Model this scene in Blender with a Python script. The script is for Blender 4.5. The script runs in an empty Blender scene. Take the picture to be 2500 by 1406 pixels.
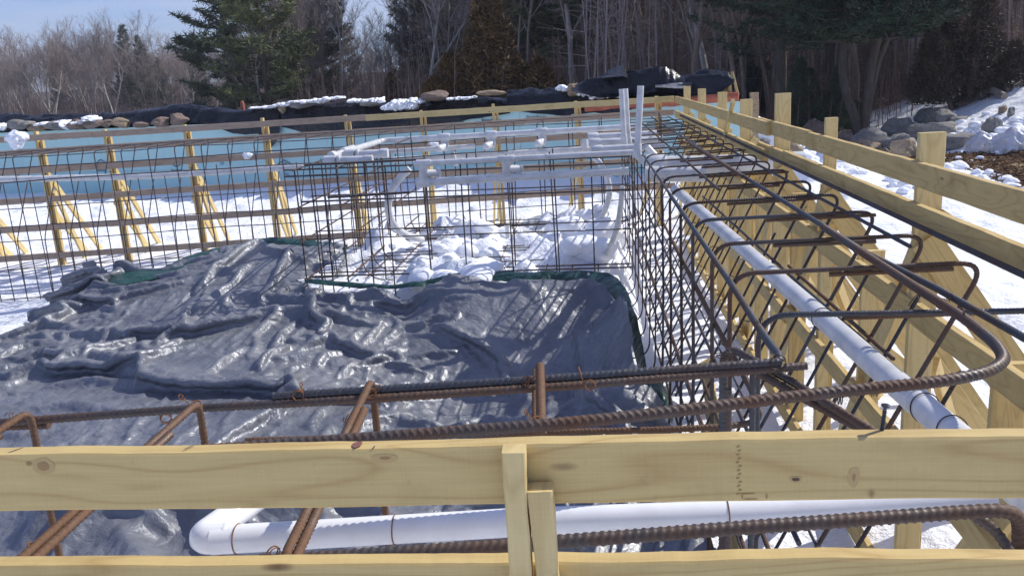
import bpy, math, random
import numpy as np
from mathutils import Matrix, Vector
R = math.radians
SC = bpy.context.scene
# ------------------------------------------------------------------ camera
FPX, CX, CY, EYE = 2100., 1250., 703., 2.5
CAMX = np.array([0.99535097, 0.07822408, -0.05619105])     # camera right in world
CAMD = np.array([-0.0354183, -0.24525549, -0.96881128])    # camera down
CAMF = np.array([-0.08956553, 0.96629744, -0.24134473])    # camera forward
cam_d = bpy.data.cameras.new('camera'); cam = bpy.data.objects.new('camera', cam_d)
SC.collection.objects.link(cam); SC.camera = cam
cam_d.sensor_width = 36; cam_d.lens = FPX / 2500 * 36; cam_d.clip_start = .05; cam_d.clip_end = 3000
mw = Matrix.Identity(4)
for i in range(3):
    mw[i][0] = CAMX[i]; mw[i][1] = -CAMD[i]; mw[i][2] = -CAMF[i]
mw[0][3], mw[1][3], mw[2][3] = 0, 0, EYE
cam.matrix_world = mw
# ------------------------------------------------------------------ world, sun, exposure
HAZE = .0006
SUN_EL, SUN_AZ = R(41), R(60)      # azimuth clockwise from +Y
w = bpy.data.worlds.new('World'); SC.world = w; w.use_nodes = True
nt = w.node_tree; nt.nodes.clear()
def N(t, k, **kw):
    n = t.nodes.new(k)
    for a, b in kw.items(): setattr(n, a, b)
    return n
wo = N(nt, 'ShaderNodeOutputWorld'); bg = N(nt, 'ShaderNodeBackground'); sky = N(nt, 'ShaderNodeTexSky')
sky.sky_type = 'NISHITA'; sky.sun_disc = False; sky.sun_elevation = SUN_EL; sky.sun_rotation = SUN_AZ
sky.air_density = 1.0; sky.dust_density = .6; sky.ozone_density = 2.2
tc = N(nt, 'ShaderNodeTexCoord'); mp = N(nt, 'ShaderNodeMapping'); mp.inputs['Scale'].default_value = (1.6, 1.6, 9)
mp.inputs['Location'].default_value = (0.35, 0.2, 0.15)
nz = N(nt, 'ShaderNodeTexNoise'); nz.inputs['Scale'].default_value = 1.7; nz.inputs['Detail'].default_value = 7; nz.inputs['Roughness'].default_value = .52
cr = N(nt, 'ShaderNodeValToRGB'); cr.color_ramp.elements[0].position = .40; cr.color_ramp.elements[1].position = .60
mxc = N(nt, 'ShaderNodeMixRGB'); mxc.inputs[2].default_value = (5.0, 5.0, 5.9, 1)
ml = N(nt, 'ShaderNodeMath', operation='MULTIPLY'); ml.inputs[1].default_value = .5
nt.links.new(tc.outputs['Generated'], mp.inputs['Vector']); nt.links.new(mp.outputs[0], nz.inputs['Vector'])
nt.links.new(nz.outputs[0], cr.inputs[0]); nt.links.new(cr.outputs[0], ml.inputs[0]); nt.links.new(ml.outputs[0], mxc.inputs[0])
tn = N(nt, 'ShaderNodeMixRGB', blend_type='MULTIPLY'); tn.inputs[0].default_value = 1; tn.inputs[2].default_value = (.40, .62, 1.06, 1)
nt.links.new(sky.outputs[0], tn.inputs[1]); nt.links.new(tn.outputs[0], mxc.inputs[1]); nt.links.new(mxc.outputs[0], bg.inputs[0]); nt.links.new(bg.outputs[0], wo.inputs[0])
bg.inputs[1].default_value = .13
sd = bpy.data.lights.new('sun', 'SUN'); sun = bpy.data.objects.new('sun', sd); SC.collection.objects.link(sun)
sd.energy = 4.2; sd.angle = R(.5); sd.color = (1, .96, .88)
sv = Vector((math.sin(SUN_AZ) * math.cos(SUN_EL), math.cos(SUN_AZ) * math.cos(SUN_EL), math.sin(SUN_EL)))
sun.rotation_euler = sv.to_track_quat('Z', 'Y').to_euler()
SC.view_settings.view_transform = 'Standard'; SC.view_settings.look = 'None'
SC.view_settings.exposure = 0.18; SC.view_settings.gamma = 1
SC.render.engine = 'CYCLES'
rnd = random.Random(7); rs = np.random.RandomState(11)
# ------------------------------------------------------------------ surveying helpers (photo 2500 px wide -> metres)
MW = np.array([CAMX, CAMD, CAMF]).T
def ray(px, py): return MW @ np.array([px - CX, py - CY, FPX])
def atz(px, py, z): d = ray(px, py); t = (z - EYE) / d[2]; return d * t + [0, 0, EYE]
def atx(px, py, x): d = ray(px, py); t = x / d[0]; return d * t + [0, 0, EYE]
def aty(px, py, y, m=0.): d = ray(px, py); t = y / (d[1] - m * d[0]); return d * t + [0, 0, EYE]
def hor(px): return 170 - .058 * (px - 1420)
# ------------------------------------------------------------------ noise
def _h(ix, iy, iz, seed):
    n = (ix * 374761393 + iy * 668265263 + iz * 2147483647 + seed * 144665) & 0xffffffff
    n = ((n ^ (n >> 13)) * 1274126177) & 0xffffffff
    n = n ^ (n >> 16)
    return (n & 0xffff) / 65535.0
def vn(x, y, z=0., seed=0):
    x, y, z = np.broadcast_arrays(np.asarray(x, float), np.asarray(y, float), np.asarray(z, float))
    ix, iy, iz = np.floor(x).astype(np.int64), np.floor(y).astype(np.int64), np.floor(z).astype(np.int64)
    fx, fy, fz = x - ix, y - iy, z - iz
    fx = fx * fx * (3 - 2 * fx); fy = fy * fy * (3 - 2 * fy); fz = fz * fz * (3 - 2 * fz)
    r = 0
    for a in (0, 1):
        for b in (0, 1):
            for c in (0, 1):
                wt = (fx if a else 1 - fx) * (fy if b else 1 - fy) * (fz if c else 1 - fz)
                r = r + wt * _h(ix + a, iy + b, iz + c, seed)
    return r * 2 - 1
def fbm(x, y, z=0., o=4, seed=0, g=.5):
    s = 0; a = 1.
    for i in range(o):
        s = s + a * vn(np.asarray(x) * 2**i, np.asarray(y) * 2**i, np.asarray(z) * 2**i, seed + i); a *= g
    return s
def sst(a, b, x):
    t = np.clip((np.asarray(x, float) - a) / (b - a), 0, 1); return t * t * (3 - 2 * t)
# ------------------------------------------------------------------ object helpers
def link(o, parent=None):
    SC.collection.objects.link(o)
    if parent is not None:
        o.parent = parent
        if parent.type == 'EMPTY': o.location = -Vector(parent.location)
    return o
def tag(o, label=None, cat=None, group=None, kind=None):
    if label: o['label'] = label
    if cat: o['category'] = cat
    if group: o['group'] = group
    if kind: o['kind'] = kind
    return o
def thing(name, loc, label, cat, group=None):
    o = bpy.data.objects.new(name, None); o.empty_display_size = .2; SC.collection.objects.link(o)
    o.location = tuple(float(v) for v in loc)
    return tag(o, label, cat, group)
class MB:
    def __init__(s): s.v = []; s.q = []; s.t = []; s.uv = []; s.n = 0
    def add(s, V, Q=None, T=None, UV=None):
        V = np.asarray(V, float).reshape(-1, 3); s.v.append(V)
        if Q is not None and len(Q): s.q.append(np.asarray(Q, int).reshape(-1, 4) + s.n)
        if T is not None and len(T): s.t.append(np.asarray(T, int).reshape(-1, 3) + s.n)
        s.uv.append(np.zeros((len(V), 2)) if UV is None else np.asarray(UV, float).reshape(-1, 2))
        s.n += len(V)
    def mesh(s, name, smooth=True):
        V = np.concatenate(s.v); UV = np.concatenate(s.uv)
        Q = np.concatenate(s.q) if s.q else np.zeros((0, 4), int); T = np.concatenate(s.t) if s.t else np.zeros((0, 3), int)
        me = bpy.data.meshes.new(name); me.vertices.add(len(V)); me.vertices.foreach_set('co', V.ravel())
        L = np.concatenate([Q.ravel(), T.ravel()]); me.loops.add(len(L)); me.loops.foreach_set('vertex_index', L.astype(np.int32))
        nf = len(Q) + len(T); me.polygons.add(nf)
        st = np.concatenate([np.arange(len(Q)) * 4, len(Q) * 4 + np.arange(len(T)) * 3]).astype(np.int32)
        me.polygons.foreach_set('loop_start', st)
        me.polygons.foreach_set('use_smooth', np.full(nf, smooth))
        me.update(calc_edges=True)
        ul = me.uv_layers.new(name='UVMap'); ul.data.foreach_set('uv', UV[L].ravel()); me.validate(); return me
    def obj(s, name, mat, parent=None, smooth=True):
        me = s.mesh(name, smooth); me.materials.append(mat)
        return link(bpy.data.objects.new(name, me), parent)
def nrm(v): v = np.asarray(v, float); return v / (np.linalg.norm(v) + 1e-12)
def fillet(P, r, n=6):
    P = [np.asarray(p, float) for p in P]; out = [P[0]]
    for i in range(1, len(P) - 1):
        a, b, c = P[i - 1], P[i], P[i + 1]; d1 = a - b; d2 = c - b
        rr = min(r, np.linalg.norm(d1) * .48, np.linalg.norm(d2) * .48); p1 = b + nrm(d1) * rr; p2 = b + nrm(d2) * rr
        for k in range(n + 1):
            t = k / n; out.append((1 - t)**2 * p1 + 2 * t * (1 - t) * b + t * t * p2)
    out.append(P[-1]); return np.array(out)
def resample(P, ds):
    P = np.asarray(P, float); L = np.concatenate([[0], np.cumsum(np.linalg.norm(np.diff(P, axis=0), axis=1))])
    n = max(2, int(L[-1] / ds) + 1); s = np.linspace(0, L[-1], n)
    return np.stack([np.interp(s, L, P[:, i]) for i in range(3)], 1)
def tube(mb, P, r, k=8, ribs=0., cap=True, u0=0.):
    P = np.asarray(P, float)
    if ribs: P = resample(P, .0033); 
    n = len(P); rad = np.broadcast_to(np.asarray(r, float), (n,)) if np.ndim(r) else np.full(n, float(r))
    T = np.gradient(P, axis=0); T /= np.linalg.norm(T, axis=1)[:, None] + 1e-12
    L = np.concatenate([[0], np.cumsum(np.linalg.norm(np.diff(P, axis=0), axis=1))])
    a = np.cross(T[0], [0, 0, 1.]); 
    if np.linalg.norm(a) < .1: a = np.cross(T[0], [0, 1., 0])
    a = nrm(a); A = np.empty_like(P)
    for i in range(n):
        a = a - T[i] * a.dot(T[i]); a /= np.linalg.norm(a) + 1e-12; A[i] = a
    B = np.cross(T, A); th = np.arange(k) / k * 2 * math.pi
    rr = rad[:, None] * np.ones(k)[None]
    if ribs:
        ph = (L[:, None] / ribs + np.abs(((th / math.pi) % 1) - .5)[None] * 1.3) % 1
        rr = rr * (1 + .16 * (ph < .3)); rr = rr * (1 + .1 * (np.abs(np.sin(th))[None] < .1))
    V = P[:, None] + rr[..., None] * (np.cos(th)[None, :, None] * A[:, None] + np.sin(th)[None, :, None] * B[:, None])
    UV = np.stack([np.broadcast_to((L + u0)[:, None], (n, k)), np.broadcast_to((th / 6.283)[None], (n, k))], -1)
    i = np.arange(n - 1)[:, None] * k; j = np.arange(k)[None]; j2 = (j + 1) % k
    Q = np.stack([i + j, i + j2, i + k + j2, i + k + j], -1).reshape(-1, 4); mb.add(V, Q, None, UV)
    if cap:
        for e in (0, n - 1):
            C = np.concatenate([V[e], P[e][None]]); m = np.arange(k); t = np.stack([m, (m + 1) % k, np.full(k, k)], -1)
            if e == 0: t = t[:, ::-1]
            mb.add(C, None, t, np.tile([L[e] + u0, .5], (k + 1, 1)))
def board(mb, p0, p1, h, t, up, n=1, jit=0., ch=.002, seed=0, uo=None, wane=0.):
    """prism from p0 to p1 (centre line), height h along `up`, thickness t"""
    p0, p1 = np.asarray(p0, float), np.asarray(p1, float); d = nrm(p1 - p0); up = nrm(np.asarray(up, float) - d * np.dot(up, d)); s = np.cross(d, up)
    H, W = h / 2, t / 2
    prof = [(-W, -H + ch), (-W, H - ch), (-W + ch, H), (W - ch, H), (W, H - ch), (W, -H + ch), (W - ch, -H), (-W + ch, -H), (-W, -H + ch)]
    prof = np.array(prof); per = np.concatenate([[0], np.cumsum(np.linalg.norm(np.diff(prof, axis=0), axis=1))])
    Lg = np.linalg.norm(p1 - p0); u = np.linspace(0, 1, n + 1); uo = rnd.random() * 50 if uo is None else uo
    V = p0 + (p1 - p0) * u[:, None, None] + prof[None, :, 0, None] * s + prof[None, :, 1, None] * up
    if jit or wane:
        x = u * Lg * 6 + seed
        f = fbm(x, np.full_like(x, seed * 3.1), 0, 4, seed) * jit
        top = (prof[:, 1] > H - ch * 1.5)
        V = V + (top[None, :, None] * f[:, None, None]) * up
        g = fbm(x * .6, np.full_like(x, seed * 1.7 + 9), 0, 3, seed + 5) * jit * .8
        V = V + (prof[:, 1] < -H + ch * 1.5)[None, :, None] * g[:, None, None] * up
    m = len(prof); i = np.arange(n)[:, None] * m; j = np.arange(m - 1)[None]
    Q = np.stack([i + j, i + m + j, i + m + j + 1, i + j + 1], -1).reshape(-1, 4)
    UV = np.stack([np.broadcast_to((u * Lg + uo)[:, None], (n + 1, m)), np.broadcast_to(per[None] + .13, (n + 1, m))], -1)
    mb.add(V, Q, None, UV)
    for e, fl in ((0, 1), (n, 0)):
        C = V[e][:8]; c = C.mean(0)[None]; A = np.concatenate([C, c]); k = np.arange(8)
        tt = np.stack([k, (k + 1) % 8, np.full(8, 8)], -1); tt = tt[:, ::-1] if fl else tt
        mb.add(A, None, tt, np.stack([A @ s * 1. + uo, A @ up + 7.], -1))
def seg_mesh(mb, P0, P1, R0, R1, k=3):
    P0, P1 = np.asarray(P0, float), np.asarray(P1, float); n = len(P0); R0 = np.asarray(R0, float); R1 = np.asarray(R1, float)
    T = P1 - P0; T /= np.linalg.norm(T, axis=1)[:, None] + 1e-9
    ref = np.where(np.abs(T[:, 2:3]) < .9, [[0, 0, 1.]], [[1., 0, 0]]); A = np.cross(T, ref); A /= np.linalg.norm(A, axis=1)[:, None] + 1e-9; B = np.cross(T, A)
    th = np.arange(k) / k * 6.28318; c = np.cos(th)[None, :, None] * A[:, None] + np.sin(th)[None, :, None] * B[:, None]
    V = np.stack([P0[:, None] + R0[:, None, None] * c, P1[:, None] + R1[:, None, None] * c], 1)
    b = np.arange(n)[:, None] * 2 * k; j = np.arange(k)[None]; j2 = (j + 1) % k
    mb.add(V, np.stack([b + j, b + j2, b + k + j2, b + k + j], -1).reshape(-1, 4))
# ------------------------------------------------------------------ materials
def mat(name, base=(.5, .5, .5), rough=.6, metal=0., spec=.5):
    m = bpy.data.materials.new(name); m.use_nodes = True; t = m.node_tree; b = t.nodes['Principled BSDF']
    b.inputs['Base Color'].default_value = (*base, 1); b.inputs['Roughness'].default_value = rough
    b.inputs['Metallic'].default_value = metal; b.inputs['Specular IOR Level'].default_value = spec
    return m, t, b
def ramp(t, fac, stops):
    c = N(t, 'ShaderNodeValToRGB'); e = c.color_ramp.elements
    while len(e) < len(stops): e.new(.5)
    for k, (p, col) in enumerate(stops): e[k].position = p; e[k].color = (*col, 1)
    t.links.new(fac, c.inputs[0]); return c.outputs[0]
def coords(t, kind='Object', scale=(1, 1, 1), rand=0.):
    c = N(t, 'ShaderNodeTexCoord'); m = N(t, 'ShaderNodeMapping'); m.inputs['Scale'].default_value = scale
    t.links.new(c.outputs[kind], m.inputs['Vector'])
    if rand:
        oi = N(t, 'ShaderNodeObjectInfo'); mu = N(t, 'ShaderNodeMath', operation='MULTIPLY'); mu.inputs[1].default_value = rand
        cb = N(t, 'ShaderNodeCombineXYZ'); t.links.new(oi.outputs['Random'], mu.inputs[0])
        for i in range(3): t.links.new(mu.outputs[0], cb.inputs[i])
        t.links.new(cb.outputs[0], m.inputs['Location'])
    return m.outputs[0]
def noise(t, vec, scale=5, detail=4, rough=.5, dist=0.):
    n = N(t, 'ShaderNodeTexNoise'); n.inputs['Scale'].default_value = scale; n.inputs['Detail'].default_value = detail
    n.inputs['Roughness'].default_value = rough; n.inputs['Distortion'].default_value = dist; t.links.new(vec, n.inputs['Vector']); return n.outputs[0]
def mix(t, fac, a, b, mode='MIX'):
    m = N(t, 'ShaderNodeMixRGB', blend_type=mode)
    for i, v in ((0, fac), (1, a), (2, b)):
        if hasattr(v, 'is_output'): t.links.new(v, m.inputs[i])
        else: m.inputs[i].default_value = v if i == 0 else (*v, 1)
    return m.outputs[0]
def math_(t, op, a, b=0.):
    m = N(t, 'ShaderNodeMath', operation=op)
    for i, v in ((0, a), (1, b)):
        if hasattr(v, 'is_output'): t.links.new(v, m.inputs[i])
        else: m.inputs[i].default_value = v
    return m.outputs[0]
def bump(t, b, h, strength=.3, dist=.01, prev=None):
    n = N(t, 'ShaderNodeBump'); n.inputs['Strength'].default_value = strength; n.inputs['Distance'].default_value = dist
    t.links.new(h, n.inputs['Height'])
    if prev: t.links.new(prev, n.inputs['Normal'])
    t.links.new(n.outputs[0], b.inputs['Normal']); return n.outputs[0]
def wood_mat(name, dark, light, knot=.034):
    m, t, b = mat(name, rough=.62, spec=.3)
    v = coords(t, 'UV', (1, 1, 1), 40.)
    s1 = N(t, 'ShaderNodeMapping'); s1.inputs['Scale'].default_value = (.55, 4.6, 1); t.links.new(v, s1.inputs['Vector'])
    n1 = noise(t, s1.outputs[0], 2.1, 1.5, .4, .5)
    wv = math_(t, 'FRACT', math_(t, 'MULTIPLY', n1, 9.)); ring = math_(t, 'ABSOLUTE', math_(t, 'SUBTRACT', wv, .5))
    s2 = N(t, 'ShaderNodeMapping'); s2.inputs['Scale'].default_value = (6, 160, 1); t.links.new(v, s2.inputs['Vector'])
    fine = noise(t, s2.outputs[0], 1.6, 4, .6)
    base = ramp(t, ring, [(0., tuple(.85 * a + .15 * c for a, c in zip(dark, light))), (.16, tuple(.2 * a + .8 * c for a, c in zip(dark, light))), (.5, light)])
    base = mix(t, .22, base, ramp(t, fine, [(.3, tuple(a * .8 for a in dark)), (.7, tuple(min(1, a * 1.08) for a in light))]))
    big = noise(t, v, 2.2, 3); base = mix(t, math_(t, 'MULTIPLY', big, .35), base, tuple(a * .72 for a in light))
    s3 = N(t, 'ShaderNodeMapping'); s3.inputs['Scale'].default_value = (2.4, 8, 1); t.links.new(v, s3.inputs['Vector'])
    vo = N(t, 'ShaderNodeTexVoronoi'); vo.inputs['Scale'].default_value = 1.3; t.links.new(s3.outputs[0], vo.inputs['Vector'])
    kf = ramp(t, vo.outputs['Distance'], [(0., (.9, .9, .9)), (knot, (.75, .75, .75)), (knot * 2.6, (0, 0, 0))])
    base = mix(t, kf, base, (.13, .06, .03))
    smu = noise(t, v, 26, 5, .7); base = mix(t, ramp(t, smu, [(.62, (0, 0, 0)), (.8, (.4, .4, .4))]), base, (.2, .15, .09))
    s4 = N(t, 'ShaderNodeMapping'); s4.inputs['Scale'].default_value = (300, 4, 1); t.links.new(v, s4.inputs['Vector']); saw = noise(t, s4.outputs[0], 1., 2)
    base = mix(t, ramp(t, noise(t, v, 5, 5, .65), [(.5, (0, 0, 0)), (.75, (.45,) * 3)]), base, tuple(x * .62 for x in dark)); base = mix(t, .035, base, ramp(t, saw, [(.4, tuple(x * .6 for x in dark)), (.6, light)]))
    t.links.new(base, b.inputs['Base Color']); bump(t, b, mix(t, .5, mix(t, .25, fine, saw), smu), .35, .002); return m
M = {}
M['wood'] = wood_mat('pine_board', (.45, .285, .10), (.655, .49, .205))
M['wood2'] = wood_mat('pine_stake', (.54, .38, .15), (.75, .59, .28))
M['wood_grey'] = wood_mat('weathered_board', (.33, .23, .16), (.50, .38, .28))
m, t, b = mat('cut_plywood', rough=.8); t.links.new(ramp(t, noise(t, coords(t), 30, 5), [(.3, (.22, .15, .08)), (.7, (.42, .32, .2))]), b.inputs['Base Color']); M['ply'] = m
def rebar_mat(name, rust, steel, amt, ribs=True):
    m, t, b = mat(name, rough=.55, metal=.25, spec=.5); v = coords(t, 'Object')
    f = ramp(t, noise(t, coords(t, 'Object', rand=30.), 3.2, 5, .62), [(amt - .1, (0, 0, 0)), (amt + .12, (1, 1, 1))])
    f2 = noise(t, v, 70, 4, .7)
    rc = mix(t, f2, tuple(a * .55 for a in rust), tuple(min(1, a * 1.35) for a in rust)); scc = mix(t, f2, tuple(a * .6 for a in steel), tuple(a * 1.4 for a in steel))
    t.links.new(mix(t, f, rc, scc), b.inputs['Base Color'])
    t.links.new(ramp(t, f, [(0, (.8,) * 3), (1, (.42,) * 3)]), b.inputs['Roughness'])
    h = f2
    if ribs:
        uv = coords(t, 'UV'); sx = N(t, 'ShaderNodeSeparateXYZ'); t.links.new(uv, sx.inputs[0])
        wv = math_(t, 'SINE', math_(t, 'MULTIPLY', sx.outputs[0], 480.)); n1 = bump(t, b, wv, .8, .003); bump(t, b, f2, .3, .002, n1)
    else: bump(t, b, h, .5, .0015)
    return m
M['rebar'] = rebar_mat('rebar_brown', (.105, .062, .042), (.055, .05, .055), .5)
M['rebar_rust'] = rebar_mat('rebar_rusty', (.15, .075, .042), (.085, .06, .05), .54)
M['rebar_near'] = rebar_mat('rebar_ribbed', (.135, .075, .048), (.08, .068, .062), .5, False)
M['rebar_near_dark'] = rebar_mat('rebar_ribbed_dark', (.095, .06, .046), (.065, .07, .08), .42, False)
M['rebar_near_rust'] = rebar_mat('rebar_ribbed_rusty', (.16, .085, .045), (.11, .075, .055), .56, False)
M['rebar_dark'] = rebar_mat('rebar_dark', (.10, .06, .05), (.055, .055, .07), .42)
M['wire'], t, b = mat('tie_wire', (.05, .035, .03), .5, .6)
M['wire_rust'], t, b = mat('rusty_tie_wire', (.22, .09, .03), .8, .1)
m, t, b = mat('pvc', (.75, .75, .76), .32, 0, .5); M['pvc'] = m
sc_ = noise(t, coords(t, 'Object'), 9, 4, .6); t.links.new(ramp(t, sc_, [(.35, (.55, .55, .55)), (.6, (.70, .70, .70))]), b.inputs['Base Color'])
m, t, b = mat('lit_pvc', (.86, .86, .86), .25, 0, .5); M['pvc_lit'] = m  # same plastic as the other pipes, whiter: its lit look is put into the colour
t.links.new(ramp(t, noise(t, coords(t, 'Object'), 14, 5, .65), [(.3, (.80, .80, .79)), (.6, (.88, .88, .88))]), b.inputs['Base Color'])
m, t, b = mat('snow', (.9, .92, .96), .75, 0, .25); M['snow'] = m
v = coords(t, 'Object'); n1 = noise(t, v, 3.5, 6, .62); n2 = noise(t, v, 28, 4, .6)
t.links.new(ramp(t, n1, [(.3, (.84, .87, .93)), (.6, (.93, .94, .97))]), b.inputs['Base Color']); q = bump(t, b, n1, .5, .12); bump(t, b, n2, .35, .02, q)
b.inputs['Subsurface Weight'].default_value = .0
m, t, b = mat('soft_snow', (.93, .94, .97), .8, 0, .2); M['snow_soft'] = m; v = coords(t, 'Object'); q = bump(t, b, noise(t, v, 9, 5, .6), .22, .04); bump(t, b, noise(t, v, 45, 4, .65), .3, .012, q)
# tarps
def tarp_mat(name, col, rough, col2=None, crinkle=1., metal=0., sp=.6):
    m, t, b = mat(name, col, rough, metal, sp); v = coords(t, 'Object')
    a = noise(t, v, 5.5, 5, .62, .6); vo = N(t, 'ShaderNodeTexVoronoi'); vo.inputs['Scale'].default_value = 9; vo.feature = 'F1'
    dv = N(t, 'ShaderNodeMixRGB'); dv.inputs[0].default_value = .12; t.links.new(v, dv.inputs[1])
    nn = N(t, 'ShaderNodeTexNoise'); nn.inputs['Scale'].default_value = 4; t.links.new(v, nn.inputs['Vector']); t.links.new(nn.outputs['Color'], dv.inputs[2])
    t.links.new(dv.outputs[0], vo.inputs['Vector'])
    weave = noise(t, coords(t, 'Object', (1, 1, 1)), 240, 2, .5)
    q = bump(t, b, vo.outputs['Distance'], .12 * crinkle, .05); q = bump(t, b, a, .3 * crinkle, .05, q); bump(t, b, weave, .12, .002, q)
    vd = N(t, 'ShaderNodeTexVoronoi'); vd.feature = 'DISTANCE_TO_EDGE'; vd.inputs['Scale'].default_value = 6.5; t.links.new(dv.outputs[0], vd.inputs['Vector'])
    vd2 = N(t, 'ShaderNodeTexVoronoi'); vd2.feature = 'DISTANCE_TO_EDGE'; vd2.inputs['Scale'].default_value = 15; t.links.new(dv.outputs[0], vd2.inputs['Vector'])
    q = bump(t, b, vd.outputs['Distance'], .42 * crinkle, .05, b.inputs['Normal'].links[0].from_socket); q = bump(t, b, vd2.outputs['Distance'], .35 * crinkle, .025, q)
    c2 = col2 or tuple(x * 1.5 for x in col)
    dirt = noise(t, v, 1.7, 5, .65); t.links.new(ramp(t, dirt, [(.35, col), (.62, c2)]), b.inputs['Base Color'])
    t.links.new(ramp(t, noise(t, v, 7, 4, .6), [(.3, (rough * .75,) * 3), (.7, (rough * 1.35,) * 3)]), b.inputs['Roughness']); return m
M['tarp'] = tarp_mat('silver_grey_tarp', (.13, .138, .162), .43, (.215, .22, .24), 1.1, .22, .7)
M['tarp_green'] = tarp_mat('tarp_green_underside', (.012, .05, .042), .3, (.02, .075, .06), .8)
M['tarp_black'] = tarp_mat('black_plastic', (.008, .009, .013), .30, (.014, .015, .02), .55, 0, .35)
M['plastic_clear'] = tarp_mat('snowy_plastic', (.45, .46, .5), .3, (.7, .7, .73), .5)
m, t, b = mat('blue_foam_board', (.11, .40, .56), .7, 0, .2); v = coords(t, 'Object')
t.links.new(ramp(t, noise(t, v, 1.1, 4, .6), [(.3, (.44, .68, .67)), (.7, (.51, .73, .71))]), b.inputs['Base Color']); M['foam'] = m
M['ink'], t, b = mat('print_ink', (.02, .06, .10), .7)
M['ink_soft'], t, b = mat('faded_print_ink', (.09, .27, .38), .7)
M['ink_black'], t, b = mat('stamp_ink', (.06, .045, .04), .8)
M['bark_pine'] = None
M['knot_halo'], t, b = mat('knot_halo', (.50, .35, .15), .8)
M['knot'], t, b = mat('dark_knot', (.12, .07, .04), .8)
M['knot_soft'], t, b = mat('brown_knot', (.36, .22, .09), .8)
M['knot_red'], t, b = mat('reddish_knot', (.22, .09, .07), .6)
M['screw'], t, b = mat('screw_steel', (.07, .075, .085), .35, .8)
M['orange'], t, b = mat('orange_pipe', (.42, .10, .05), .5)
t.links.new(ramp(t, noise(t, coords(t), 4, 4), [(.3, (.30, .07, .035)), (.7, (.48, .14, .07))]), b.inputs['Base Color'])
def stone_mat(name, a, c, d, lich=.62):
    m, t, b = mat(name, a, .85, 0, .3); v = coords(t, 'Object', rand=20.)
    n1 = noise(t, v, 3, 6, .65); n2 = noise(t, v, 18, 5, .7)
    col = ramp(t, n1, [(.3, a), (.55, c), (.75, d)]); col = mix(t, .4, col, ramp(t, n2, [(.3, tuple(x * .5 for x in a)), (.7, d)]))
    t.links.new(col, b.inputs['Base Color']); q = bump(t, b, n1, .7, .06); bump(t, b, n2, .6, .015, q); return m
M['stone'] = stone_mat('brown_grey_stone', (.12, .085, .07), (.24, .17, .13), (.34, .27, .22))
M['stone_tan'] = stone_mat('tan_stone', (.20, .145, .09), (.33, .245, .16), (.44, .36, .26))
M['stone_grey'] = stone_mat('grey_stone', (.12, .115, .11), (.25, .235, .215), (.40, .38, .35))
def bark(name, a, c):
    m, t, b = mat(name, a, .9, 0, .2); v = coords(t, 'Object', (3, 3, .8)); n1 = noise(t, v, 3, 5, .7)
    t.links.new(ramp(t, n1, [(.3, a), (.7, c)]), b.inputs['Base Color']); bump(t, b, n1, .6, .03); return m
M['bark_pale'] = bark('pale_grey_bark', (.26, .235, .2), (.52, .48, .42)); M['bark_grey'] = bark('grey_bark', (.20, .165, .135), (.39, .33, .28))
M['bark_dark'] = bark('dark_bark', (.13, .095, .07), (.30, .225, .17))
M['bark_pine'] = bark('pine_bark', (.045, .037, .03), (.11, .088, .07)); M['twig_red'] = bark('reddish_twigs', (.235, .185, .165), (.39, .32, .285)); M['twig_grey'] = bark('grey_twigs', (.20, .165, .16), (.34, .29, .275))
def leafm(name, a, c, sc=.8):
    m, t, b = mat(name, a, .6, 0, .3); n1 = noise(t, coords(t, 'Object', rand=9.), sc, 4, .6)
    t.links.new(ramp(t, n1, [(.32, a), (.68, c)]), b.inputs['Base Color']); return m
M['needle'] = leafm('pine_needles', (.05, .072, .045), (.13, .155, .085)); M['needle_light'] = leafm('light_pine_needles', (.075, .095, .04), (.19, .21, .085))  # second needle colour is a lighter, yellower green
M['needle_dark'] = leafm('dark_needles', (.018, .034, .018), (.055, .078, .034))
M['cedar_brown'] = leafm('winter_brown_cedar', (.085, .05, .016), (.21, .115, .03), 1.4)
M['brush'] = leafm('brown_brush', (.14, .088, .06), (.27, .18, .13))
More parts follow.
